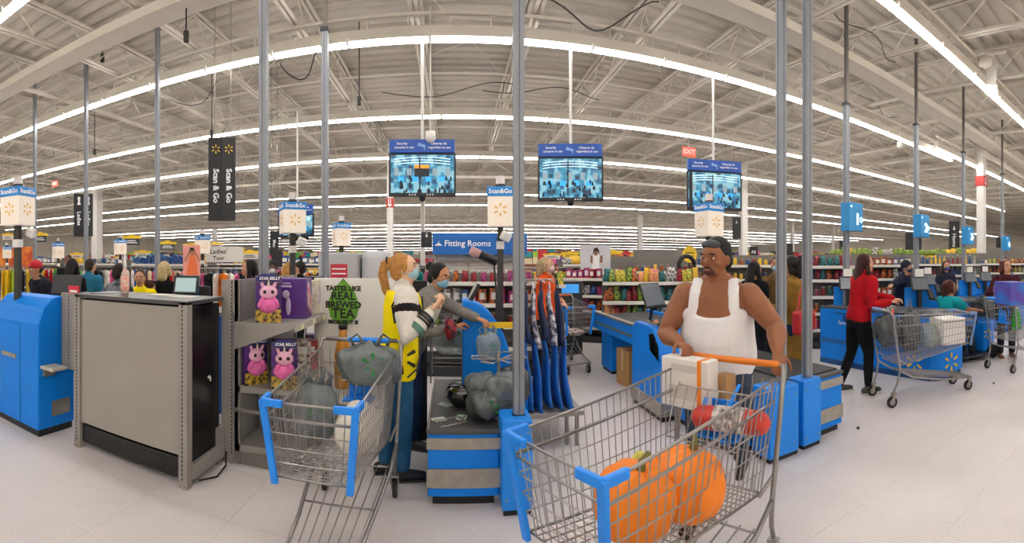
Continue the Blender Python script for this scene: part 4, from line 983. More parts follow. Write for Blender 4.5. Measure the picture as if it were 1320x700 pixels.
MB().caps([(-.15, .02, 0), (.15, .0, -.01)], [.062, .062], 18).build('sack', mat('sack_red', 'c5382c', .35, bump=.4, bscale=14), r, True)
MB().tube([(-.085, .016, .0), (.075, .004, -.005)], [.065, .065], 18).build('label_band', mat('sack_band', 'ece6e2', .4, col2='6a5a5a', vscale=26), r, True)
r = thing('brown_box', 'small brown box beside the white carton in the cart', 'box', (1.42, 2.06, .78), .2); MB().box(-.04, .04, -.04, .04, 0, .19).build('carton', CARD, r)
# in cart C
r = thing('red_pack', 'dark red pack in the aisle cart', 'package', (1.76, 6.42, .50), .1); MB().ell((0, 0, .05), (.16, .2, .05), 16, 8).build('pack', cm('7d2a34', 'pack'), r, True)
bag((1.60, 6.55, .50), .22, .2, .2, 'white plastic bag in the aisle cart', 0, mat('bag_white', 'e9e9ea', .3, bump=.8, bscale=10), 31, False, mark=False)
# in cart D
bag((4.28, 2.98, .62), .34, .26, .44, 'dark grey bag heaped at the handle end of the red hoodie cart', .3, BAGD, 41)
bag((4.52, 2.83, .55), .26, .22, .58, 'silver sequinned bag standing in the red hoodie cart', .3, mat('sequin', '8f9296', .2, .6, col2='3a3c40', vscale=60, bump=1, bscale=70), 42, mark=False)
r = thing('white_bag', 'white shopping bag with coloured print at the nose of the cart', 'bag', (5.0, 2.56, .58), hd(.97, -.5)); MB().box(-.16, .16, -.19, .15, 0, .32).build('bag', cm('ece8e4'), r, bevel=.02)
for k, (c_, y, z) in enumerate([('c8402e', -.12, .18), ('e0a23a', -.05, .22), ('6a2030', .02, .15), ('d8682e', .08, .24), ('7a2638', -.1, .08), ('58202e', .0, .05)]):
    MB().cb((-.163, y, z), (.006, .035, .09), rm(.4*k, 0, 0)).cb((y, .153, z), (.035, .006, .09), rm(0, .4*k, 0)).build('print', cm(c_), r)
for i, (x, y, w_, l_) in enumerate([(4.62, 2.95, .34, 'clear bag piled in the middle of the red hoodie cart'), (4.75, 2.72, .3, 'clear grey bag near the nose of the red hoodie cart')]):
    bag((x, y, .56), w_, .26, .34, l_, i, BAGC, 44+i, False)
r = thing('greeting_card', 'red heart shaped card hooked on the cart handle', 'card', (4.22, 2.87, 1.0), .5); MB().ell((-.03, 0, .02), (.04, .01, .035), 12, 8).ell((.03, 0, .02), (.04, .01, .035), 12, 8).prism([(-.065, .01), (.065, .01), (0, -.06)], -.008, .008, 'y').build('card', cm('d8483f'), r, True)
# in cart E
r = thing('diaper_box', 'purple and blue printed diaper carton on the right edge cart', 'box', (6.10, 2.12, .98), .9)
MB().box(-.22, .22, -.15, .15, 0, .32).build('carton', mat('diaper_purple', '5a3f9e', .4, col2='2d6fc4', vscale=5), r, bevel=.005)
MB().lathe([(.07, -.152), (.07, -.156)], n=16).build('baby_print', cm('e3b193'), r).location = (.05, 0, .16); r.children[-1].rotation_euler = (-0, 0, 0)
MB().box(-.2, .02, -.153, -.15, .2, .27).build('print', cm('d64a7a'), r); MB().box(-.2, .1, -.154, -.15, .03, .08).build('print', WHITE, r)
for i in range(2):
    r = thing('soda_bottle', 'bright green bottle in the right edge cart, %s one' % ('left' if i == 0 else 'right'), 'bottle', (6.45+.12*i, 2.18, .56)); MB().lathe([(.04, 0), (.05, .02), (.05, .2), (.02, .28), (.015, .31)], n=16).build('body', mat('soda_green', '2fae2a', .15), r, True); MB().lathe([(.017, .3), (.017, .325)], n=12).build('cap', WHITE, r)
# ================================================================ people (local: feet at origin, facing +Y, +X is their right... seen from behind)
def ring(c, rx, ry, z, n=20): return [(c[0]+rx*cos(2*pi*j/n), c[1]+ry*sin(2*pi*j/n), z) for j in range(n)]
def ik(a, w_, l1, l2, hint):
    a, w_ = V(a), V(w_); d = w_-a; L_ = min(d.length, (l1+l2)*.999); d = d.normalized()
    w_ = a+d*L_; k = (l1*l1-l2*l2+L_*L_)/(2*L_); h = math.sqrt(max(l1*l1-k*k, 1e-6))
    hv = V(hint); hv = unit(hv-d*hv.dot(d)); return a+d*k+hv*h, w_
TORSO = [(.84, .150, .105, 0), (.92, .168, .118, 0), (1.0, .158, .11, 0), (1.08, .146, .104, .0), (1.18, .155, .11, 0), (1.235, .162, .113, 0), (1.28, .168, .115, 0), (1.35, .165, .105, -.005), (1.40, .125, .085, -.008), (1.435, .07, .065, -.005), (1.45, .05, .055, 0)]
def human(name_label, loc, face, H=1.68, build=1.0, skin='c98f6c', top=None, bottom=('2f4468', 'cloth'), shoes='1a1a1c', hair=None, mask=None, lean=0, twist=0,
          rh=None, lh=None, rel=(.2, .2), rhint=(.4, -1, -.3), lhint=(-.4, -1, -.3), legs='stand', yaw=0, pitch=0, vox=.012, grip=(.3, .3), belly=0, seated=False, palm=None, group=None, hs=1.0, drop=.022, slk=1.0):
    s = H/1.7; r = thing('person', name_label, 'person', loc, face, group)
    PZ = .92
    R_up = Matrix.Translation((0, 0, PZ)) @ Matrix.Rotation(-lean, 4, 'X') @ Matrix.Rotation(twist, 4, 'Z') @ Matrix.Translation((0, 0, -PZ))
    if seated: R_up = Matrix.Translation((0, 0, -.36)) @ R_up
    up = lambda p: (R_up @ V(p))*s
    R_hd = R_up @ Matrix.Translation((0, .01, 1.49-drop)) @ Matrix.Rotation(yaw, 4, 'Z') @ Matrix.Rotation(pitch, 4, 'X') @ Matrix.Scale(hs, 4) @ Matrix.Translation((0, -.01, -1.49))
    Sc = Matrix.Scale(s, 4)
    w2l = Matrix.Rotation(-face, 3, 'Z')
    def tgt(p): return (w2l @ (V(p)-V(loc)))                  # world to local
    SH = [up((.165*build**.75, 0, 1.35)), up((-.165*build**.75, 0, 1.35))]
    arms = []
    for i, (t, dflt, hint) in enumerate(((rh, (.25, .06, .80), rhint), (lh, (-.25, .06, .80), lhint))):
        wpt = tgt(t) if t is not None else (up(dflt) if not seated else up(dflt))
        e, wr = ik(SH[i], wpt, .285*s, .25*s, hint); arms.append((SH[i], e, wr))
    # legs
    hipz = .88
    if seated: LG = [[(.09, .0, .50), (.11, .42, .50), (.12, .45, .10)], [(-.09, .0, .50), (-.11, .42, .50), (-.12, .45, .10)]]
    elif legs == 'stand': LG = [[(.085, 0, hipz), (.10, .02, .48), (.11, -.01, .09)], [(-.085, 0, hipz), (-.10, .02, .48), (-.11, -.01, .09)]]
    elif legs == 'stride': LG = [[(.085, 0, hipz), (.10, .16, .50), (.10, .26, .09)], [(-.085, 0, hipz), (-.09, -.02, .48), (-.10, -.34, .16)]]
    elif legs == 'close': LG = [[(.07, 0, hipz), (.07, .03, .48), (.07, .02, .09)], [(-.07, 0, hipz), (-.07, -.03, .48), (-.07, -.10, .09)]]
    elif legs == 'lean': LG = [[(.085, 0, hipz), (.10, .08, .48), (.12, .06, .09)], [(-.085, 0, hipz), (-.10, -.05, .48), (-.12, -.20, .09)]]
    LG = [[V(p)*s for p in l] for l in LG]
    T = [(z, rx*build*(1+belly*max(0, 1-abs(z-1.06)/.2)*.6), ry*(.5+.5*build)*(1+belly*max(0, 1-abs(z-1.06)/.22)*1.5), oy+belly*.05*max(0, 1-abs(z-1.05)/.2)) for z, rx, ry, oy in TORSO]
    def torso(b, inf, z0, z1, M_=None):
        rs = []
        for z, rx, ry, oy in T:
            if z0-.001 <= z <= z1+.001: rs.append([up(p) for p in ring((0, oy), rx+inf, ry+inf, z)])
        b.loft(rs)
    b = MB(); torso(b, 0, .84, 1.46)
    b.caps([up((0, 0, 1.40)), up((0, .008, 1.50)), (R_hd @ V((0, .012, 1.54)))*s], [.062*s*build**.5, .054*s*build**.6, .054*s], 14)
    if top and top[1] == 'tank':
        for q in (-1, 1): b.caps([up((q*.045, -.01, 1.44)), up((q*.12*build**.6, -.012, 1.375))], [.040*s*build, .036*s*build], 12)
    b.M = Sc @ R_hd
    b.ell((0, .012, 1.605), (.074, .092, .100), 24, 18); b.ell((0, .045, 1.545), (.054, .052, .052), 18, 12); b.ell((0, .078, 1.515), (.025, .02, .02), 12, 8)
    b.ell((0, .105, 1.575), (.013, .018, .016), 10, 8).tube([(0, .092, 1.615), (0, .112, 1.580)], [.009, .013], 8)
    b.ell((0, .088, 1.628), (.045, .02, .012), 12, 8)
    b.ell((0, .094, 1.545), (.023, .012, .008), 10, 6).ell((0, .092, 1.533), (.020, .012, .008), 10, 6)
    for q in (-1, 1): b.ell((q*.076, .005, 1.585), (.009, .019, .030), 10, 8, rm(0, 0, q*.3)).ell((q*.045, .065, 1.575), (.024, .024, .02), 10, 8)
    b.M = None
    for i, (a, e, wr) in enumerate(arms):
        q = 1 if i == 0 else -1; kb = build**1.3
        b.caps([a, a.lerp(e, .35), a.lerp(e, .75), e, e.lerp(wr, .25), e.lerp(wr, .7), wr], [.056*s*kb, .052*s*kb, .044*s*kb, .038*s*kb, .041*s*kb, .031*s*kb, .025*s*build**.5], 14)
        b.ell(a+V((-q*.02, 0, .005)), (.07*s*kb, .062*s, .058*s), 14, 10)
        # hand
        d = unit(wr-e); n0 = V(palm[i]) if palm else V((0, 0, -1)); n_ = unit(n0-d*n0.dot(d)); sd = unit(d.cross(n_))*q
        g = grip[i]; b.caps([wr, wr+d*.03*s, wr+d*.085*s], [.024*s, .033*s, .036*s], 12, .48, n_)
        for k, (o_, L_) in enumerate(((-.030, .072), (-.010, .080), (.010, .076), (.029, .060))):
            p = wr+d*.085*s+sd*o_*s; pts = [p-d*.02, p]; a_ = g*.5
            for m_ in range(3):
                dd = d*cos(a_)+n_*sin(a_); p = p+dd*L_*s*(.42, .32, .26)[m_]; pts.append(p); a_ += g
            b.caps(pts, [.010*s, .0095*s, .009*s, .0085*s, .0075*s], 8)
        p = wr+d*.025*s-sd*.025*s; pts = [p]
        for m_, L_ in enumerate((.038, .032, .026)):
            dd = unit(d*.75-sd*(.75-.35*m_*g)+n_*(.2+.45*g*m_)); p = p+dd*L_*s; pts.append(p)
        b.caps(pts, [.013*s, .012*s, .010*s, .0085*s], 8)
    for h, k, a in LG:
        b.caps([h, h.lerp(k, .5), k, k.lerp(a, .3), k.lerp(a, .75), a], [.088*s*build, .074*s*build, .056*s, .057*s, .042*s, .036*s], 14)
        b.ell(a+V((0, .06, -.05))*s, (.04*s, .115*s, .036*s), 14, 8)
    SK = mat('skin_'+skin, skin, .55, var=.10, vscale=14, bump=.05, bscale=80)
    bo = b.build('body', SK, r, True); remesh(bo, vox, 3)
    def hm(name, fn, m, vx=.012, it=3, smooth=True, par=r):
        q = MB(); q.M = Sc @ R_hd; fn(q); o = q.build(name, m, par, True)
        if vx: remesh(o, vx, it)
        return o
    # eyes, brows, lips
    hm('eye', lambda q: q.ell((-.031, .088, 1.605), (.0125, .009, .0065), 12, 8).ell((.031, .088, 1.605), (.0125, .009, .0065), 12, 8), mat('eye_white', 'e9e4dc', .25), 0)
    hm('iris', lambda q: q.ell((-.031, .096, 1.605), (.006, .003, .006), 8, 6).ell((.031, .096, 1.605), (.006, .003, .006), 8, 6), mat('iris_dark', '1c120c', .2), 0)
    hc = hair[1] if hair else '2a1c14'
    HM = mat('hair_'+hc, hc, .55, bump=.9, bscale=90, var=.3, vscale=40, spec=.3)
    hm('eyebrow', lambda q: q.ell((-.033, .096, 1.628), (.022, .006, .005), 10, 6, rm(0, -.12, .25)).ell((.033, .096, 1.628), (.022, .006, .005), 10, 6, rm(0, .12, -.25)), HM, 0)
    if not mask: hm('lips', lambda q: q.ell((0, .104, 1.540), (.021, .006, .007), 12, 6), mat('lip_'+skin, skin, .5, var=.0).copy() if 0 else mat('lips', '8d5348', .5), 0)
    # hair
    st = hair[0] if hair else None
    def cap_hair(q, k=1.0, drop=0):
        q.ell((0, -.005, 1.622), (.083*k, .098*k, .096*k), 22, 14); 
        q.ell((0, -.04, 1.575-drop), (.078*k, .065, .085), 18, 12)
    def cut(q):                                           # keep hair off the face
        q.v = [p for p in q.v]; return q
    if st in ('short', 'bun', 'pony', 'long', 'bob', 'grey', 'curly'):
        def fn(q):
            q.ell((0, -.012, 1.628), (.081, .094, .092), 22, 14)
            q.ell((0, -.040, 1.580), (.077, .066, .080), 18, 12)
            if st != 'short':
                for u in (-1, 1): q.ell((u*.066, -.0, 1.61), (.022, .05, .06), 12, 8)
            if st == 'bun': q.ell((0, -.115, 1.655), (.05, .045, .045), 14, 10)
            if st == 'pony':
                q.caps([(0, -.10, 1.67), (0, -.14, 1.65), (0, -.165, 1.57), (0, -.15, 1.45), (0, -.115, 1.32)], [.026, .032, .038, .034, .010], 12)
            if st == 'long':
                q.caps([(0, -.06, 1.62), (0, -.085, 1.50), (0, -.10, 1.38), (0, -.10, 1.27)], [.075, .085, .088, .05], 14, .6, V((0, 1, 0)))
                for u in (-1, 1): q.caps([(u*.07, .01, 1.63), (u*.083, .01, 1.52), (u*.095, .02, 1.42), (u*.10, .03, 1.32)], [.025, .032, .032, .015], 10)
            if st in ('bob', 'curly', 'grey'):
                q.caps([(0, -.06, 1.62), (0, -.075, 1.50)], [.078, .075], 14)
                for u in (-1, 1): q.caps([(u*.068, .01, 1.63), (u*.082, .01, 1.53)], [.026, .030], 10)
            if st == 'curly':
                R = random.Random(5)
                for _ in range(26): a_ = R.uniform(0, 6.28); z_ = R.uniform(1.48, 1.7); q.ell((.085*cos(a_), -.03+.09*min(.3, sin(a_)), z_), .03, 8, 6)
        hm('hair', fn, HM, .010, 2)
        if st == 'pony': hm('hair_tie', lambda q: q.ell((0, -.115, 1.668), (.036, .012, .036), 12, 8), BLACK, 0)
    if st == 'cap':
        def fn(q): q.ell((0, -.0, 1.640), (.086, .100, .085), 22, 14); q.ell((0, .115, 1.648), (.07, .075, .008), 16, 6)
        hm('cap', fn, mat('cap_'+hair[2], hair[2], .8), .010, 2)
        hm('hair', lambda q: q.ell((0, -.03, 1.585), (.078, .075, .06), 16, 10), HM, .010, 2)
        hm('cap_button', lambda q: q.ell((0, 0, 1.726), (.012, .012, .008), 8, 6), mat('cap_'+hair[2]), 0)
    if st == 'beanie':
        hm('beanie', lambda q: q.ell((0, -.008, 1.645), (.088, .103, .092), 22, 14).ell((0, -.008, 1.60), (.087, .100, .045), 22, 10), mat('cap_'+hair[2], hair[2], .9, bump=.6), .010, 2)
    if mask:
        def fn(q): q.ell((0, .062, 1.548), (.060, .056, .048), 20, 12); q.ell((0, .086, 1.575), (.028, .034, .026), 12, 8)
        mo = hm('face_mask', fn, mat('mask_'+mask, mask, .7), .008, 2)
        mo2 = MB(); mo2.M = Sc @ R_hd
        for u in (-1, 1): mo2.tube([(u*.055, .06, 1.575), (u*.078, .01, 1.60)], .0022, 4).tube([(u*.055, .06, 1.525), (u*.078, .01, 1.565)], .0022, 4)
        mo2.build('ear_loop', mat('mask_'+mask), mo)
    # clothes
    if top:
        col, slv, hem = top[0], top[1], top[2] if len(top) > 2 else .84
        TM = cm(col, 'cloth') if isinstance(col, str) else col
        b = MB()
        if slv == 'tank':
            torso(b, .013, hem, 1.24)
            for u in (-1, 1):
                b.caps([up((u*.088*build, .105, 1.20)), up((u*.095*build, .108, 1.30)), up((u*.090*build, .092, 1.37)), up((u*.084*build, .03, 1.450)), up((u*.088*build, -.08, 1.38)), up((u*.09*build, -.10, 1.22))], [.040*s]*6, 12, .42, V((0, 1, 0)))
                b.ell(up((u*.115*build, .080, 1.235)), (.045*s*build, .035*s, .05*s), 14, 10); b.ell(up((u*.055*build, .112, 1.225)), (.04*s*build, .022*s, .035*s), 12, 8)
        else:
            torso(b, .016, hem, 1.435)
            for i, (a, e, wr) in enumerate(arms):
                kb = build**1.3; P = [a, a.lerp(e, .5), e, e.lerp(wr, .5), e.lerp(wr, .93)]; Rr = [.073*s*kb*slk, .064*s*kb*slk, .056*s*kb*slk, .050*s*kb*slk, .042*s*kb]
                k = {'long': 5, 'elbow': 3, 'short': 2}[slv]; b.caps(P[:k], Rr[:k], 14); q = 1 if i == 0 else -1
                b.ell(a+V((-q*.02, 0, .0)), (.08*s*kb, .075*s, .072*s), 14, 10)
            if slv == 'long': b.caps([up((0, -.01, 1.43)), up((0, .0, 1.465))], [.066*s, .062*s], 14)
        o = b.build('shirt' if slv != 'long' else 'sweater', TM, r, True); remesh(o, .012, 3)
        if hem < .84:                                     # coat skirt
            pass
    if bottom:
        b = MB(); (torso(b, .008, .84, .92), b.ell(up((0, 0, .86)), (.165*s*build, .125*s*build, .09*s), 18, 12)) if not seated else b.ell((0, 0, .52*s), (.18*s, .16*s, .11*s), 18, 12)
        for h, k, a in LG: b.caps([h, h.lerp(k, .5), k, k.lerp(a, .5), k.lerp(a, .93)], [.102*s*build, .086*s*build, .070*s, .064*s, .058*s] if len(bottom) < 3 else [.100*s*build, .084*s*build, .066*s, .062*s, .046*s], 14)
        o = b.build('trousers', cm(bottom[0], 'cloth'), r, True); remesh(o, .012, 3)
    for h, k, a in LG:
        b = MB(); c = a+V((0, 0, -.09*s+.0)); t0 = c
        b.caps([c+V((0, -.05, .045))*s, c+V((0, .06, .042))*s, c+V((0, .15, .034))*s], [.043*s, .043*s, .034*s], 12)
        b.ell(a+V((0, 0, -.02))*s, (.045*s, .05*s, .05*s), 12, 8)
        o = b.build('shoe', cm(shoes), r, True); remesh(o, .012, 2)
        if a.z < .1*s: MB().cb(c+V((0, .05, .010))*s, (.086*s, .27*s, .02)).build('sole', cm('dcd8d0' if shoes != '1a1a1c' else '0f0f10'), o, bevel=.009)
    r['_s'] = s
    return r, dict(up=up, arms=arms, R_hd=Sc @ R_hd, LG=LG, torso=torso, s=s, face=face)
def addon(r, name, b, m, vox=.012, it=2):
    o = b.build(name, m, r, True)
    if vox: remesh(o, vox, it)
    return o

# --- the man in the white tank top
rhw = bl+V((-.09, .29, 1.075)); 
fm = hd(-.72, -.70)
hdlR = bl+V((-.455, .89, 0)).normalized()*-0  # placeholder point on the handle
px_ = V((dB.y, -dB.x, 0)).normalized()                    # along the handle
hA = bl+px_*.20+V((0, 0, 1.10)); hB = bl-px_*.24+V((0, 0, 1.09))
if abs(az(1005)-atan2(hA.x, hA.y)) > abs(az(1005)-atan2(hB.x, hB.y)): hA, hB = hB, hA
back = -dB.normalized()
man, mi = human('large man in a white tank top pushing the pumpkin cart', (1.64, 2.46, 0), fm, 1.74, 1.33, '8f5734', (mat('tank_white', 'f1eff0', .85, bump=.4, bscale=9), 'tank', .84), ('3d485a', 'cloth'), '2b221d',
     ('short', '1b1a1b'), None, .10, 0, rh=V((1.29, 2.34, 1.11)), lh=hA+back*.09, rhint=(.9, -.5, -.6), lhint=(-.9, -.4, -.5), legs='stride', yaw=-.35, pitch=-.03, hs=1.10, vox=.0065, grip=(.75, .75), belly=.34, palm=((0, .3, -1), (0, .3, -1)))
b = MB(); b.M = mi['R_hd']
b.ell((0, .074, 1.532), (.040, .034, .030), 16, 8).ell((0, .100, 1.557), (.024, .006, .005), 10, 6)
addon(man, 'beard', b, mat('stubble', '4a2d1d', .8), .008)
b = MB(); b.M = mi['R_hd']; b.ell((0, .055, 1.675), (.062, .035, .03), 16, 8)
addon(man, 'headband', b, mat('headband', '3a3d44', .5), .008)

# --- employee in the yellow vest
VEST = mat('vest_yellow', 'ffe600', .7, bump=.4, bscale=12, spec=.2); JK = mat('jacket_white', 'ddd6cc', .85, bump=.5, bscale=14)
f1 = hd(.97, .22)
emp, ei = human('young woman in a yellow safety vest with a ginger ponytail', (-.40, 3.32, 0), f1, 1.67, 1.0, 'e3b493', (JK, 'long'), ('2f5f86', 'cloth'), '1a1a1c', ('pony', 'c98f4c'), '9ec3cf', .08, 0,
     rh=(-.16, 3.15, 1.24), lh=(-.12, 3.33, 1.26), rhint=(.5, .1, -1), lhint=(-.5, 0, -1), legs='close', yaw=-.3, pitch=.2, slk=1.3, vox=.009, grip=(.8, .8), palm=((0, -1, 0), (0, -1, 0)))
b = MB(); ei['torso'](b, .032, .84, 1.40)
b.loft([[ei['up'](p) for p in ring((0, 0), .19, .14, z)] for z in (.76, .86)])
v = addon(emp, 'safety_vest', b, VEST)
u = ei['up']; b = MB(); s_ = ei['s']
b.tube([u((.15, .03, 1.42)), u((.20, .105, 1.30)), u((.205, .085, 1.18))], .008, 6).tube([u((.15, -.03, 1.43)), u((.20, -.10, 1.30)), u((.205, -.07, 1.18))], .008, 6)
b.tube([u((.10, .125, 1.38)), u((.075, .155, 1.2)), u((.07, .16, 1.0)), u((.07, .14, .8))], .006, 6)
b.build('black_piping', BLACK, v)
sp = spark(.11, TXK, emp, u((.196, .0, .93)), (pi/2, 0, pi/2), r0=.4)
# sleeve stripes
a, e, wr = ei['arms'][0]
b = MB()
for t in (.62, .72, .82): c = e.lerp(wr, t); d = unit(wr-e); b.tube([c-d*.007, c+d*.007], .068*s_, 16)
b.build('dark_stripe', BLACK, emp)
b = MB(); c = e.lerp(wr, .35); d = unit(wr-e); b.tube([c-d*.022, c+d*.022], .072*s_, 16); b.build('green_stripe', cm('557a6c', 'cloth'), emp)
b = MB(); c = a.lerp(e, .25); b.ell(c, (.095, .092, .08), 14, 10); b.build('shoulder_patch', cm('2a2626', 'cloth'), emp, True)
b = MB(); b.tube([u((.13, .14, .98)), u((.17, .12, .86)), u((.20, .05, .80))], .006, 6); b.build('cable', BLACK, emp)

# --- woman in grey sweater with mask
f2 = hd(.95, -.30)
gw, gi = human('woman in a grey sweater and blue mask reaching over the counter', (-.36, 3.95, 0), f2, 1.64, 1.0, 'b9805c', ('8a8681', 'long'), ('1e2d48', 'cloth'), '1a1a1c', ('bun', '1c1513'), '7fb2cc', .42, 0,
     rh=(.0, 3.75, 1.05), lh=(.27, 3.62, 1.10), rhint=(.5, -.6, -1), lhint=(-.3, -.2, -1), legs='lean', yaw=-.3, pitch=.15, vox=.010, grip=(.6, .8), palm=((0, 0, -1), (0, 0, -1)))
b = MB(); b.ell((.02, 3.60, 1.10), .001, 6, 4)
r = thing('red_wrapped_item', 'red net wrapped item between the two women', 'package', (-.02, 3.68, .98)); MB().ell((0, 0, .06), (.05, .05, .09), 16, 10, f=lambda p: 1+.1*sin(9*p.z+5*p.x)).build('wrap', cm('b3202c', 'pack'), r, True)

# --- woman in orange
human('grey blonde woman in an orange jacket with patterned mask', (on(702, 5.9), 5.9, 0), hd(.9, -.5), 1.66, 1.05, 'd9a98a', ('e2561f', 'long'), ('1c1c20', 'cloth'), '1a1a1c', ('bob', 'c4a880'), 'd9b8bc', .05, 0, rh=(1.42, 5.9, 1.02), lh=(1.44, 6.1, 1.06), yaw=-.1, pitch=.1, legs='close', grip=(.8, .8))
# --- woman in the red hoodie
human('long haired woman in a red hoodie and black leggings', (4.30, 3.42, 0), hd(.92, -.38), 1.70, 1.15, 'c79272', ('b3131f', 'long', .84), ('17171b', 'cloth', 1), '3a3a2a', ('long', '3c1714'), None, .16, 0, rh=(4.46, 3.08, 1.10), lh=(4.68, 3.18, 1.12), rhint=(.3, -.4, -1), lhint=(-.3, 0, -1), legs='lean', yaw=-.2, pitch=.18, grip=(.7, .7))
# --- woman in the tan sweater with the red bag
tw, ti = human('curly haired woman in a tan sweater carrying a red handbag', (3.62, 3.85, 0), hd(-.55, .75), 1.66, 1.08, 'a8714f', ('8c6a2e', 'long', .84), ('22304a', 'cloth'), '1a1a1c', ('curly', '1d1210'), None, .05, 0, lh=(3.30, 4.0, 1.05), rh=None, yaw=.2, grip=(.5, .5))
b = MB(); b.loft([[(x*k, y*k, z) for x, y in ((-.18, -.14), (.18, -.14), (.19, .12), (-.19, .12))] for z, k in ((.45, 1.05), (.7, 1.0), (.88, .92))])
o = addon(tw, 'coat_skirt', b, cm('8c6a2e', 'cloth'), .015)
r = thing('handbag', 'large red handbag hanging at the hip of the tan sweater', 'handbag', (3.50, 3.56, 0), .35)
MB().box(-.20, .20, -.06, .06, .80, 1.06).build('body', mat('bag_red', 'b02026', .4), r, bevel=.04, seg=3)
MB().tube([(-.16, -.0, 1.04), (-.10, -.0, 1.22), (.02, .0, 1.38), (.10, -.0, 1.22), (.16, -.0, 1.04)], .011, 8).build('strap', mat('bag_red'), r); MB().tube([(-.19, -.062, 1.02), (0, -.066, 1.0), (.19, -.062, 1.02), (.19, -.062, .84)], .004, 6).build('piping', cm('e07a5a'), r)
# --- dark haired woman, masked companion
human('dark haired woman in black seen behind the tank top man', (on(972, 4.7), 4.7, 0), hd(.9, .2), 1.60, 1.0, 'b9805c', ('17171a', 'short'), ('22242a', 'cloth'), '1a1a1c', ('long', '14100f'), None, .02, 0, yaw=-.2, grip=(.3, .3))
human('brown haired person in a pale blue mask behind the pole', (on(1001, 4.9), 4.9, 0), hd(-.7, -.6), 1.66, 1.0, 'c08a66', ('6a5232', 'long'), ('2a2c34', 'cloth'), '1a1a1c', ('short', '3a2416'), '9cc0d8', 0, 0, rh=(3.75, 4.6, 1.1), yaw=.1, grip=(.3, .3))
# --- behind the red hoodie: navy hat person
human('person in a navy cap and coat bending behind the red hoodie', (on(1158, 4.2)+.25, 4.35, 0), hd(.2, -1), 1.62, 1.1, 'b98768', ('1a2136', 'long'), ('22242c', 'cloth'), '1a1a1c', ('beanie', '22160f', '1b1f33'), '20304f', .25, 0, pitch=.2, rh=(5.45, 3.9, 1.15))
# --- masked cashier behind lane three
human('cashier with long dark hair and dark blue mask', (on(1224, 4.2), 4.3, 0), hd(-.6, -.8), 1.60, 1.0, 'c28f6d', ('2c2f3e', 'long'), ('22242c', 'cloth'), '1a1a1c', ('long', '2c1711'), '27407f', .05, 0, pitch=.1)
# --- seated rider in teal on a scooter
rx, ry = on(1224, 3.25)-.1, 3.25
tl, tli = human('seated woman in a teal shirt riding a mobility scooter', (rx, ry, 0), hd(.95, -.40), 1.66, 1.15, 'a06b4a', ('17a0a8', 'short'), ('2a3038', 'cloth'), '1a1a1c', ('bob', '4a1c14'), None, .12, 0, rh=(rx+.42, ry-.35, .80), lh=(rx+.50, ry+.05, .80), seated=True, yaw=-.3, pitch=.1, grip=(.7, .7))
r = thing('mobility_scooter', 'dark mobility scooter with blue spark panel and front basket', 'scooter', (rx, ry, 0), hd(.95, -.40))
MB().box(-.24, .24, -.28, .24, .38, .43).box(-.22, .22, -.34, -.27, .43, .80).build('seat', DARK, r, bevel=.02)
MB().box(-.22, .22, -.45, .15, .12, .36).build('motor_cover', BLACK, r, bevel=.03); MB().box(-.26, .26, -.4, .95, .07, .11).build('floor_pan', DARK, r, bevel=.01)
MB().box(-.20, .20, .62, .80, .11, .58).build('front_cowl', BLUE, r, bevel=.03); spark(.09, YEL, r, (.205, .71, .4), (pi/2, 0, pi/2), r0=.4); spark(.09, YEL, r, (0, .803, .4), (pi/2, 0, pi), r0=.4)
MB().tube([(0, .66, .5), (0, .52, .92)], .03, 10).tube([(-.25, .50, .92), (.25, .50, .92)], .014, 8).build('tiller', BLACK, r, True)
for x, y in ((-.25, -.32), (.25, -.32), (-.22, .80), (.22, .80)): MB().tube([(x-.04, y, .11), (x+.04, y, .11)], .11, 20).build('wheel', RUBBER, r, True, bevel=.012)
b = MB(); T4 = [V(p) for p in ((-.26, .66, .98), (.26, .66, .98), (.26, 1.08, .98), (-.26, 1.08, .98))]; B4 = [V((p.x*.85, .66+(p.y-.66)*.9, .62)) for p in T4]
for k in range(4):
    A, B_, C_, D_ = T4[k], T4[(k+1) % 4], B4[k], B4[(k+1) % 4]
    b.tube([A, B_], .006, 5)
    for i in range(1, 6): b.tube([A.lerp(C_, i/5), B_.lerp(D_, i/5)], .003, 4)
    for i in range(9): b.tube([A.lerp(B_, i/9), C_.lerp(D_, i/9)], .003, 4)
for i in range(6): b.tube([B4[0].lerp(B4[3], i/5), B4[1].lerp(B4[2], i/5)], .003, 4)
b.build('front_basket', mat('basket_dark', '4a4b4e', .4, .5), r)
Mw = Matrix.Translation((rx, ry, 0)) @ Matrix.Rotation(hd(.95, -.40), 4, 'Z')
for i, (x, y, c_) in enumerate([(-.08, .86, BAGD), (.1, .9, BAG)]):
    p = Mw @ V((x, y, .64)); bag(p, .26, .24, .40, ['dark grey bag in the scooter basket', 'pale grey bag at the front of the scooter basket'][i], i, c_, 61+i)
p = Mw @ V((.16, 1.0, .64)); r = thing('orange_bottle', 'orange bottle sticking out of the scooter basket', 'bottle', p); MB().lathe([(.04, 0), (.045, .2), (.02, .27), (.018, .3)], n=14).build('body', cm('c9682a'), r, True); MB().lathe([(.02, .3), (.02, .32)], n=12).build('cap', WHITE, r)
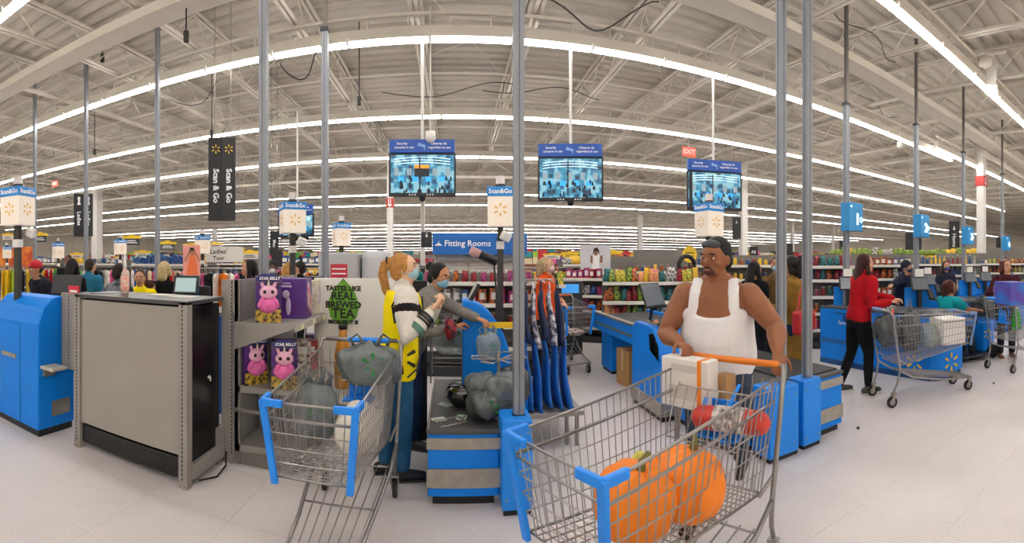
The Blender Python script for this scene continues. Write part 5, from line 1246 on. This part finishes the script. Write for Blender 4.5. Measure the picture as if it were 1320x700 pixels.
# --- woman with glasses at right edge
rg, rgi = human('auburn haired woman in glasses holding packages at the right edge', (7.0, 2.52, 0), hd(-.75, -.66), 1.62, 1.1, 'c99577', ('4a1f28', 'long'), ('26262c', 'cloth'), '7a4a33', ('curly', '5c2417'), None, .05, 0, rh=(6.62, 2.52, 1.12), lh=(6.72, 2.22, 1.10), yaw=.1, pitch=.2)
b = MB(); b.M = rgi['R_hd']
for u in (-1, 1): b.tube([(u*.032+.024*cos(q), .108, 1.603+.02*sin(q)) for q in [k*pi/6 for k in range(13)]], .0022, 4)
b.tube([(-.008, .108, 1.605), (.008, .108, 1.605)], .002, 4).tube([(.055, .106, 1.607), (.078, .02, 1.60)], .002, 4).tube([(-.055, .106, 1.607), (-.078, .02, 1.60)], .002, 4)
b.build('glasses', BLACK, rg)
r = thing('printed_pouch', 'blue and red printed pouch held by the woman with glasses', 'package', (6.45, 2.48, 1.02), .7); MB().ell((0, 0, .12), (.13, .03, .13), 18, 10).build('pouch', mat('pouch_blue', '1f6fb8', .35, col2='d23f4a', vscale=10), r, True)

# --- left side shoppers
human('man bending forward in a red cap and dark jacket', (on(66, 3.9), 3.9, 0), hd(-.2, -1), 1.66, 1.15, 'a9765a', ('23232b', 'long'), ('22242c', 'cloth'), '1a1a1c', ('cap', '1c1411', 'b01622'), None, .42, 0, pitch=.3)
h_, hi = human('long haired shopper in a black top and yellow vest, back turned', (on(92, 4.4), 4.4, 0), hd(-.3, 1), 1.64, 1.0, 'b9805c', ('17171a', 'long'), ('22242c', 'cloth'), '1a1a1c', ('long', '120f10'), None, .05)
b = MB(); hi['torso'](b, .028, .92, 1.35); addon(h_, 'safety_vest', b, VEST, .014)
human('shopper in a blue denim shirt seen from behind', (on(113, 4.9), 4.9, 0), hd(-.1, 1), 1.64, 1.15, 'b98768', ('2a6f93', 'long'), ('2a2c34', 'cloth'), '1a1a1c', ('short', '3a2a1e'), None, .1)
human('tall dark haired shopper standing beyond the yellow vest helper', (on(88, 6.2), 6.2, 0), hd(.4, -1), 1.72, 1.1, '7a4e38', ('1d1b1e', 'long'), ('22242c', 'cloth'), '1a1a1c', ('short', '17100d'), None, 0)
human('shopper in a black and white camouflage hoodie, back turned', (on(148, 3.9), 3.9, 0), hd(.1, 1), 1.58, 1.1, 'b98768', (mat('camo', '2a2b30', .8, col2='8b8d90', vscale=11), 'long'), ('22242c', 'cloth'), '1a1a1c', ('short', '2a1c15'), None, .12)
human('helper in a bright yellow vest half hidden beyond the bottle', (on(168, 4.2), 4.4, 0), hd(.5, -.8), 1.50, 1.0, 'c28f6d', (VEST, 'long'), ('22242c', 'cloth'), '1a1a1c', ('short', '3a2416'), None, .1)
human('blonde shopper in a black top seen from behind', (on(211, 4.7), 4.7, 0), hd(-.25, 1), 1.60, 1.0, 'd8a888', ('151517', 'long'), ('22242c', 'cloth'), '1a1a1c', ('bob', 'd9bf8c'), None, .05)
human('young child with short brown hair by the blonde shopper', (on(193, 4.5), 4.5, 0), hd(.1, 1), 1.36, 1.0, 'c28f6d', ('2c4a86', 'short'), ('22242c', 'cloth'), '1a1a1c', ('short', '4a2c1c'), None, 0)
human('dark haired woman in a purple sweater behind the toy shelf', (on(322, 5.2), 5.2, 0), hd(-.8, -.4), 1.62, 1.05, 'c28f6d', ('7a4a86', 'long'), ('22242c', 'cloth'), '1a1a1c', ('long', '1c1210'), None, 0)
human('strawberry blonde woman in a pink top by the small lantern', (on(371, 5.6), 5.6, 0), hd(-.9, .3), 1.58, 1.0, 'd8a888', ('d64f6e', 'long'), ('22242c', 'cloth'), '1a1a1c', ('long', 'c9934a'), None, 0)
human('dark skinned shopper in a hood with a pale mask', (on(352, 6.8), 6.8, 0), hd(.3, -1), 1.60, 1.0, '6a4430', ('26262b', 'long'), ('22242c', 'cloth'), '1a1a1c', ('beanie', '120d0b', '232226'), 'c9ccd0', 0)
human('dark haired woman behind the strawberry blonde, facing left', (on(386, 6.4), 6.4, 0), hd(-1, -.1), 1.60, 1.0, 'c28f6d', ('1b1b1e', 'long'), ('22242c', 'cloth'), '1a1a1c', ('short', '1c1210'), None, 0)
# ================================================================ merchandise
PAL = {'red': 'c4202a', 'yellow': 'ecbf2a', 'green': '3f9a3c', 'blue': '1f5fb4', 'orange': 'e8761e', 'white': 'e9e5dc', 'purple': '6d3a96', 'pink': 'dd5f92', 'brown': '7a4b2a', 'black': '222226', 'teal': '1f9298', 'lime': 'a8c83a', 'cream': 'e3d3ad'}
GM = {}
def goods_mesh(kind, colour):
    if (kind, colour) in GM: return GM[kind, colour]
    m = cm(PAL[colour], 'pack'); b = MB()
    if kind == 'bag':
        b.loft([[(sx*w_, dy*d_, z) for sx, dy in ((-1, 0), (-.6, -1), (.6, -1), (1, 0), (.6, 1), (-.6, 1))] for z, w_, d_ in ((0, .06, .03), (.03, .066, .045), (.12, .062, .045), (.175, .064, .018), (.2, .066, .003))])
    elif kind == 'box': b.box(-.055, .055, -.05, .05, 0, .19)
    elif kind == 'bottle': b.lathe([(.033, 0), (.037, .02), (.037, .13), (.015, .19), (.013, .22)], n=9)
    elif kind == 'jar': b.lathe([(.04, 0), (.045, .02), (.045, .10), (.04, .12), (.04, .14)], n=9)
    elif kind == 'carton': b.prism([(-.05, 0), (.05, 0), (.05, .16), (.0, .21), (-.05, .16)], -.045, .045, 'y')
    elif kind == 'garment':
        b.loft([[(dx*d_+.0, y*w_, z) for dx, y in ((-1, 0), (-1, .55), (0, 1), (1, .55), (1, -.55), (0, -1), (-1, -.55))] for z, w_, d_ in ((-.78, .20, .022), (-.4, .19, .026), (-.12, .20, .028), (-.03, .19, .02), (.0, .06, .014))])
        m = cm(PAL[colour], 'cloth')
    me = b.mesh(kind, m, kind in ('bottle', 'jar', 'bag')); GM[kind, colour] = me; return me
hook = MB().tube([(0, 0, 0), (0, 0, .05), (0, .015, .075), (0, .0, .09)], .003, 4).tube([(0, -.18, -.03), (0, 0, .01), (0, .18, -.03)], .004, 4).mesh('hanger', STEEL)
capm = MB().lathe([(.016, .215), (.016, .24)], n=8).mesh('cap', WHITE); lidm = MB().lathe([(.042, .14), (.042, .155)], n=9).mesh('lid', mat('lid_tin', 'b9b4a6', .35, .5)); labm = MB().box(-.035, .035, -.0515, -.05, .05, .14).mesh('label', WHITE)
CAT = {'bag': 'snack bag', 'box': 'box', 'bottle': 'bottle', 'jar': 'jar', 'carton': 'carton', 'garment': 'garment'}
NM = {'bag': 'snack_bag', 'box': 'product_box', 'bottle': 'bottle', 'jar': 'jar', 'carton': 'carton', 'garment': 'garment'}
ST_ = dict(bag=0)
def good(kind, colour, loc, rz, sc, lab, group, parts=True):
    o = bpy.data.objects.new(NM[kind], goods_mesh(kind, colour)); COL.objects.link(o)
    o.location = loc; o.rotation_euler = (0, 0, rz); o.scale = sc; tag(o, lab, CAT[kind], group)
    if kind == 'bag': o.rotation_euler = (rnd.uniform(-.12, .12), rnd.uniform(-.18, .18), rz)
    pm = {'bottle': capm, 'jar': lidm, 'box': labm, 'garment': hook}.get(kind)
    if pm and parts: c = bpy.data.objects.new(pm.name.split('.')[0], pm); COL.objects.link(c); c.parent = o
    return o
SHN = ['lowest', 'second', 'third', 'fourth', 'fifth']
USED = {k: 0 for k in CAT}
def rack(nm, x, y, rz, W=2.4, zs=(.2, .6, 1.0, 1.4), H=1.65, kinds=('bag',), cols=('red', 'yellow', 'blue'), step=.15, stock=None, sc=1.0, col=None, dp=.42, top=None):
    r = thing('store_shelf', 'store shelf rack '+nm, 'shelf', (x, y, 0), rz)
    m = col or SHELFD
    MB().box(-W/2, W/2, .0, .03, .1, H).build('back_panel', m, r); MB().box(-W/2, W/2, -dp, .03, 0, .12).build('base', DARK, r)
    for s in (-1, 1): MB().box(s*W/2-.015, s*W/2+.015, -.02, .05, 0, H).build('upright', m, r)
    for z in zs:
        MB().box(-W/2, W/2, -dp, 0, z-.025, z).build('shelf', m, r); MB().box(-W/2, W/2, -dp-.012, -dp, z-.045, z+.01).build('price_strip', mat('strip_white', 'e4e0d6', .4), r)
    Mx = Matrix.Translation((x, y, 0)) @ Matrix.Rotation(rz, 4, 'Z')
    zz = list(zs) if stock is None else [zs[i] for i in stock]
    if top: zz.append(top)
    for z in zz:
        k = list(zs).index(z) if z in zs else len(zs)
        kind = rnd.choice(kinds); c_ = rnd.choice(cols); n = 0; u = -W/2+step*.5+.02
        while u < W/2-step*.4:
            if n % rnd.choice((1, 2)) == 0: c_ = rnd.choice(cols)
            if USED[kind] >= 298: kind = min((q for q in CAT if q != 'garment'), key=lambda q: USED[q])
            if USED[kind] < 299:
                USED[kind] += 1
                p = Mx @ V((u+rnd.uniform(-.01, .01), -dp*.55+rnd.uniform(-.02, .02), z+.0))
                sf = sc*rnd.uniform(.95, 1.15)*step/.145
                good(kind, c_, p, rz+rnd.uniform(-.35, .35), (sf, sf, sc*rnd.uniform(.72, 1.15)), '%s %s, %s on the %s %s' % (c_, CAT[kind], NTH[n % 30], 'top' if k == len(zs) else SHN[k]+' shelf', nm), 'goods on the rack '+nm)
            n += 1; u += step
    return r
# candy racks at the aisle left of the man
def far(nm, px, d, W, zs, H, kinds, cols, step, stock=None, sc=1.0, top=None, off=0): a = az(px); rack(nm, d*sin(a), d*cos(a), -a+off, W, zs, H, kinds, cols, step, stock, sc, None, .42, top)
far('of lime green sacks behind lane two', 1165, 16.5, 5.4, (.4, .8, 1.2, 1.6), 1.8, ('bag',), ('lime', 'lime', 'yellow', 'white'), .19, (3,), 1.3, 1.8)
far('of candy behind the blue belt counter', 840, 7.9, 1.7, (.30, .62, .92, 1.24), 1.36, ('bag',), ('green', 'pink', 'orange', 'yellow', 'red', 'white', 'teal', 'lime'), .095, off=.1, sc=1.15)
far('of red snacks at the aisle end', 772, 9.2, 1.3, (.30, .62, .92, 1.25), 1.4, ('bag', 'box'), ('red', 'purple', 'white', 'orange', 'blue'), .13, off=-.3)
far('of magazines beside the snack aisle', 800, 11.0, 1.8, (.4, .8, 1.2), 1.7, ('carton', 'bag'), ('pink', 'purple', 'white', 'red'), .15)
far('of party goods with yellow toppers', 872, 10.6, 2.0, (.6, 1.0, 1.35), 1.85, ('jar', 'bag'), ('orange', 'yellow', 'blue', 'red'), .14)
far('of sweets between tank top and tan sweater', 962, 10.0, 2.2, (.4, .8, 1.2, 1.5), 1.72, ('bag', 'jar'), ('yellow', 'orange', 'red', 'blue'), .13)
far('of crisps behind the tan sweater', 1050, 11.8, 2.6, (.4, .75, 1.1, 1.45), 1.6, ('bag', 'carton'), ('pink', 'white', 'orange', 'red'), .15)
far('of small packs by the first lane pole', 1072, 8.6, .95, (.35, .65, .95, 1.25, 1.5), 1.72, ('bag', 'jar'), ('blue', 'lime', 'orange', 'red', 'teal', 'purple'), .12)
far('of bread behind the red hoodie', 1124, 10.4, 1.9, (.4, .8, 1.2, 1.5), 1.75, ('box', 'bag'), ('red', 'cream', 'orange', 'brown', 'white'), .14)
far('of drinks behind the teal rider', 1208, 12.8, 2.4, (.4, .8, 1.2, 1.5), 1.7, ('bottle', 'carton'), ('red', 'white', 'blue', 'yellow', 'brown'), .12)
far('of sauces behind lane three', 1266, 15.2, 3.0, (.4, .8, 1.2, 1.5), 1.85, ('jar', 'bottle', 'box'), ('red', 'green', 'cream', 'orange', 'blue'), .14)
far('of boxes behind the red marked column', 1290, 21.0, 3.6, (.4, .8, 1.2, 1.7), 2.2, ('box', 'carton'), ('red', 'pink', 'yellow', 'blue', 'green'), .17)
far('of snacks at the right frame edge', 1322, 15.4, 1.6, (.4, .8, 1.2, 1.5), 1.85, ('carton', 'box'), ('red', 'orange', 'yellow', 'white'), .14)
# low racks in the middle
rack('of seasonal goods behind the grey sweater', on(618, 6.4), 6.6, -.05, 1.6, (.4, .7, 1.0, 1.3), 1.42, ('bag', 'jar', 'box'), ('orange', 'lime', 'red', 'white', 'purple', 'black'), .13, (1, 2, 3), 1.0, None, .4, None)
rack('of small toys right of the central pole', on(690, 7.4), 7.6, -.1, 1.0, (.4, .8, 1.2), 1.3, ('carton', 'box'), ('white', 'pink', 'teal', 'green'), .14, (1, 2))
# long back rows
rows_ = [(11.5, (4.2, 7.2, 16.8, 20), 'red yellow white blue orange'.split()), (15.0, (5.5, 9.0, 12.5, 16, 20, 25), 'lime pink white red teal'.split())]
for j, (Y, xs, cs) in enumerate(rows_):
    for i, x in enumerate(xs): rack('of %s bay, %s right row' % (NTH[i], ('nearer', 'farther')[j]), x, Y, 0, 2.9, (.6, 1.1, 1.5), 1.62, (('bag', 'box', 'carton', 'jar', 'bottle')[(i+j) % 5],), cs, .24, (1, 2), 1.25)
rowl = [(10.5, (-13.5, -10.4, -7.4), 'yellow orange white blue black'.split()), (13.5, (-18, -14.5, -11, -7.5, -4), 'blue white yellow red black'.split())]
for j, (Y, xs, cs) in enumerate(rowl):
    for i, x in enumerate(xs): rack('of %s bay, %s left row' % (NTH[i], ('nearer', 'farther')[j]), x, Y, 0, 2.6, (.6, 1.1, 1.5), 1.62, (('box', 'jar', 'carton', 'bag', 'bottle')[(i+j) % 5],), cs, .22, (1, 2), 1.2)
# distant rows, too small to pick apart
for i, (x0, x1, Y, H_, c_) in enumerate([(-22, -2, 19, 1.9, '3a3f52'), (3, 30, 19.5, 2.0, '9a5a48'), (-26, -3, 25, 2.1, 'b7a894'), (4, 36, 25, 2.2, '6f7a86'), (-30, 40, 34, 2.3, 'a8a49c')]):
    r = thing('long_shelf_run', 'distant run of stocked shelves %s' % ['behind the left clothes racks', 'behind the right snack rows', 'far back on the left', 'far back on the right', 'across the very back'][i], 'shelf', (x0, Y, 0))
    MB().box(0, x1-x0, 0, .5, 0, H_-.25).build('body', cm(c_), r)
    R = random.Random(i); q = {}
    x = .1
    while x < x1-x0-.3:
        c2 = R.choice(list(PAL)); w_ = R.uniform(.2, .5)
        for z in (.5, 1.0, 1.45, H_-.25): q.setdefault(R.choice(list(PAL)), MB()).box(x, x+w_*.9, -.15, .3, z, z+R.uniform(.18, .34))
        x += w_
    for c2, b in q.items(): o = b.build('goods', cm(PAL[c2]), r, fix=False); o['kind'] = 'stuff'
# clothes racks
def clothes(nm, x, y, rz, W=1.3, z=1.42, cols=('black', 'white', 'blue'), n=9, sc=1.0):
    r = thing('clothes_rack', 'chrome clothes rack '+nm, 'clothes rack', (x, y, 0), rz)
    MB().tube([(-W/2, 0, 0), (-W/2, 0, z), (W/2, 0, z), (W/2, 0, 0)], .014, 8).build('rail', CHROME, r, True)
    for s in (-1, 1): MB().box(s*W/2-.02, s*W/2+.02, -.28, .28, 0, .03).build('foot', CHROME, r)
    Mx = Matrix.Translation((x, y, 0)) @ Matrix.Rotation(rz, 4, 'Z')
    for i in range(n):
        c_ = cols[(i*7//3) % len(cols)]; p = Mx @ V((-W/2+.1+(W-.2)*i/(n-1), 0, z-.09))
        good('garment', c_, p, rz+rnd.uniform(-.5, .5)+.25, (sc*1.5, sc, sc*rnd.uniform(.85, 1.05)), '%s garment, %s on the clothes rack %s' % (c_, NTH[i], nm), 'garments on the rack '+nm)
CR = [(268, 7.6, .2, ('black', 'white', 'teal'), 'under the ladies board, left half'), (292, 7.4, .1, ('black', 'orange', 'pink', 'white'), 'under the ladies board, right half'), (308, 8.6, .3, ('purple', 'black', 'red'), 'left of the toy shelf'), (218, 8.6, .3, ('pink', 'white', 'cream', 'red'), 'behind the blonde shopper'),
      (140, 8.2, .4, ('white', 'black', 'pink'), 'behind the spray bottle'), (178, 9.6, .2, ('blue', 'black', 'teal'), 'beyond the yellow vest helper'), (20, 6.8, .5, ('lime', 'yellow', 'black'), 'behind the left lantern post'), (75, 8.0, .5, ('green', 'red', 'yellow'), 'behind the denim shirt'),
      (440, 8.4, 0, ('brown', 'yellow', 'black', 'cream'), 'behind the tea poster'), (478, 9.2, 0, ('black', 'pink', 'purple', 'white'), 'left of the yellow vest'), (400, 8.8, .1, ('brown', 'orange', 'black', 'yellow'), 'beside the slim dark pole'), (530, 9.8, 0, ('white', 'black', 'teal'), 'behind the ponytail'), (350, 9.4, 0, ('black', 'white'), 'behind the hooded shopper'),
      (718, 9.4, -.1, ('red', 'brown', 'yellow', 'green'), 'right of the woman in orange'), (690, 10.0, -.1, ('red', 'lime', 'white', 'pink'), 'above the blue totes'), (600, 9.6, 0, ('white', 'teal', 'black'), 'in front of the fitting rooms'), (645, 8.6, 0, ('orange', 'purple', 'white'), 'right of the fitting room posts'), (905, 14.2, 0, ('blue', 'red', 'yellow'), 'far behind the tank top man')]
for px, Y, rz, cs, nm in CR: clothes(nm, on(px, Y), Y, rz-az(px)*.3, 1.4, 1.45, cs, 10)
# magnifier style dark tire sign, round yellow sign and blue display near the man
r = thing('round_display', 'black ring shaped display by the party goods', 'display', (on(885, 7.0), 7.0, 0)); MB().tube([(.16*cos(q*pi/10), 0, 1.52+.16*sin(q*pi/10)) for q in range(21)], .04, 8).build('ring', BLACK, r, True); MB().box(-.02, .02, -.02, .02, 0, 1.4).build('stand', DARK, r)
r = thing('round_sign', 'round yellow sign standing over the party goods', 'sign', (on(889, 7.6), 7.6, 0)); MB().tube([(0, -.01, 1.72), (0, .01, 1.72)], .16, 24).build('disc', mat('topper_yellow'), r); MB().box(-.1, .1, -.014, -.01, 1.74, 1.76).box(-.08, .08, -.014, -.01, 1.68, 1.70).build('print', TXK, r); MB().box(-.015, .015, 0, .03, 0, 1.6).build('stand', DARK, r)
# red and purple party bag clusters on the snack aisle
# machines in the centre: dark vending cabinet with blue screen right of the woman in orange
r = thing('dark_cabinet', 'dark cabinet with a small blue panel beside the woman in orange', 'cabinet', (on(735, 7.4), 7.4, 0)); MB().box(-.22, .22, 0, .4, 0, 1.25).build('body', DARK, r, bevel=.01); MB().box(-.15, .15, -.012, 0, 1.05, 1.2).build('panel', mat('panel_blue', '3b8fd6', .4, emit=.4), r)
# registers on the right lanes: card readers and screens with arms
for i, (px, Y, z) in enumerate([(1106, 4.6, .885), (1185, 3.6, .885), (1196, 4.2, .885), (1218, 4.4, .885), (1250, 4.0, .885), (1270, 3.9, .885), (1300, 3.6, .885)]):
    x = on(px, Y)
    if i == 0: x = 5.5
    where = ['on the lettered lane', 'nearest on lane two', 'second on lane two', 'by the masked cashier', 'on lane three', 'right of lane three', 'at the right frame edge'][i]
    r = thing('card_terminal', 'black card terminal and screen '+where, 'terminal', (x, Y, .0), -.6)
    MB().box(-.03, .03, -.03, .03, 0, 1.18).build('stand', BLACK, r); MB().cb((0, -.03, 1.24), (.26, .03, .19), rm(-.35, 0, 0)).build('screen', mat('screen_grey'), r, bevel=.006); MB().cb((0, -.012, 1.24), (.29, .03, .22), rm(-.35, 0, 0)).build('bezel', BLACK, r, bevel=.006)
    MB().cb((.16, -.08, 1.08), (.10, .04, .17), rm(-.5, 0, .2)).build('card_reader', BLACK, r, bevel=.01); MB().box(-.2, .22, .08, .12, .86, 1.18).build('blue_panel', BLUE, r)
    MB().box(-.07, .07, -.01, .01, 1.35, 1.47).build('notice', WHITE, r); MB().box(-.07, .07, -.012, .012, 1.31, 1.35).build('notice_band', BLACK, r)
r = thing('register_screen', 'tilted register screen with lit pale display beyond the steel unit', 'monitor', (on(240, 3.7), 3.7, 0), .25)
MB().cb((0, 0, 1.36), (.26, .03, .19), rm(-.3, 0, 0)).build('bezel', BLACK, r, bevel=.008); MB().cb((0, -.018, 1.362), (.21, .005, .14), rm(-.3, 0, 0)).build('screen', mat('screen_pale', '8fa6a4', .3, emit=.4), r)
MB().box(-.04, .04, 0, .06, 0, 1.3).box(.14, .24, -.02, .05, 1.1, 1.35).build('stand', BLACK, r); MB().box(-.06, .14, -.05, .05, 1.12, 1.24).build('printer', DARK, r, bevel=.01)
r = thing('blue_tote', 'small blue container beside the pale register screen', 'container', (on(256, 3.8), 3.8, 0)); MB().box(-.08, .08, -.06, .06, 0, 1.30).build('body', BLUE, r, bevel=.01); MB().box(-.09, .09, -.07, .07, 1.28, 1.31).build('rim', BLUE2, r)
r = thing('checkout_counter', 'low blue and grey checkout behind the steel unit', 'counter', (on(230, 4.1), 4.1, 0)); MB().box(-.3, .6, 0, .5, .0, 1.02).build('cabinet', mat('rail_blue'), r, bevel=.01); MB().box(-.32, .62, -.02, .52, 1.02, 1.06).build('counter_top', cm('7e7c78'), r)
# small debris on the floor
r = thing('floor_scrap', 'tiny dark scrap lying on the open floor at right', 'scrap', gr(1106, 553)); MB().ell((0, 0, .012), (.02, .014, .012), 8, 5).build('scrap', DARK, r, True)
r = thing('floor_scrap', 'tiny dark scrap on the floor below the scooter', 'scrap', gr(1281, 495)); MB().ell((0, 0, .01), (.02, .014, .01), 8, 5).build('scrap', DARK, r, True)
print('GOODS', USED)

# ================================================================ pieces that can be told apart become objects of their own
SPLIT = {'badge', 'cover_plate', 'ear_loop', 'embossing', 'eye', 'iris', 'eyebrow', 'flange', 'foot', 'front_band', 'hook', 'leg', 'picture_counters', 'picture_windows', 'plush_eye', 'post', 'screw', 'top_rim', 'rim', 'tray_bracket', 'bracket', 'dark_stripe', 'side_rim', 'upright', 'door_seam', 'print', 'safety_strap', 'clip', 'printed_skin', 'printed_bottle', 'price_tag', 'hanging_wire', 'stand'}
def islands(me):
    p = list(range(len(me.vertices)))
    def f(a):
        while p[a] != a: p[a] = p[p[a]]; a = p[a]
        return a
    for e in me.edges:
        a, b = f(e.vertices[0]), f(e.vertices[1])
        if a != b: p[a] = b
    g = {}
    for q in me.polygons: g.setdefault(f(q.vertices[0]), []).append(q)
    return list(g.values())
def piece(me, polys):
    idx = {}; fs = []
    for q in polys: fs.append([idx.setdefault(v, len(idx)) for v in q.vertices])
    vs = [None]*len(idx)
    for v, k in idx.items(): vs[k] = me.vertices[v].co[:]
    n = bpy.data.meshes.new(me.name); n.from_pydata(vs, [], fs)
    for m in me.materials: n.materials.append(m)
    n.polygons.foreach_set('use_smooth', [polys[0].use_smooth]*len(fs)); n.update(); return n
CACHE = {}
for o in list(COL.objects):
    nm = o.name.split('.')[0]
    if o.type != 'MESH' or not o.parent or 'kind' in o or o.children: continue
    if nm not in SPLIT and not (nm == 'lampholder'): continue
    if o.data.name not in CACHE:
        g = islands(o.data); CACHE[o.data.name] = [piece(o.data, q) for q in g] if 1 < len(g) <= 10 else None
    ps = CACHE[o.data.name]
    if not ps: continue
    for m in ps[1:]: c = o.copy(); c.data = m; COL.objects.link(c)
    o.data = ps[0]
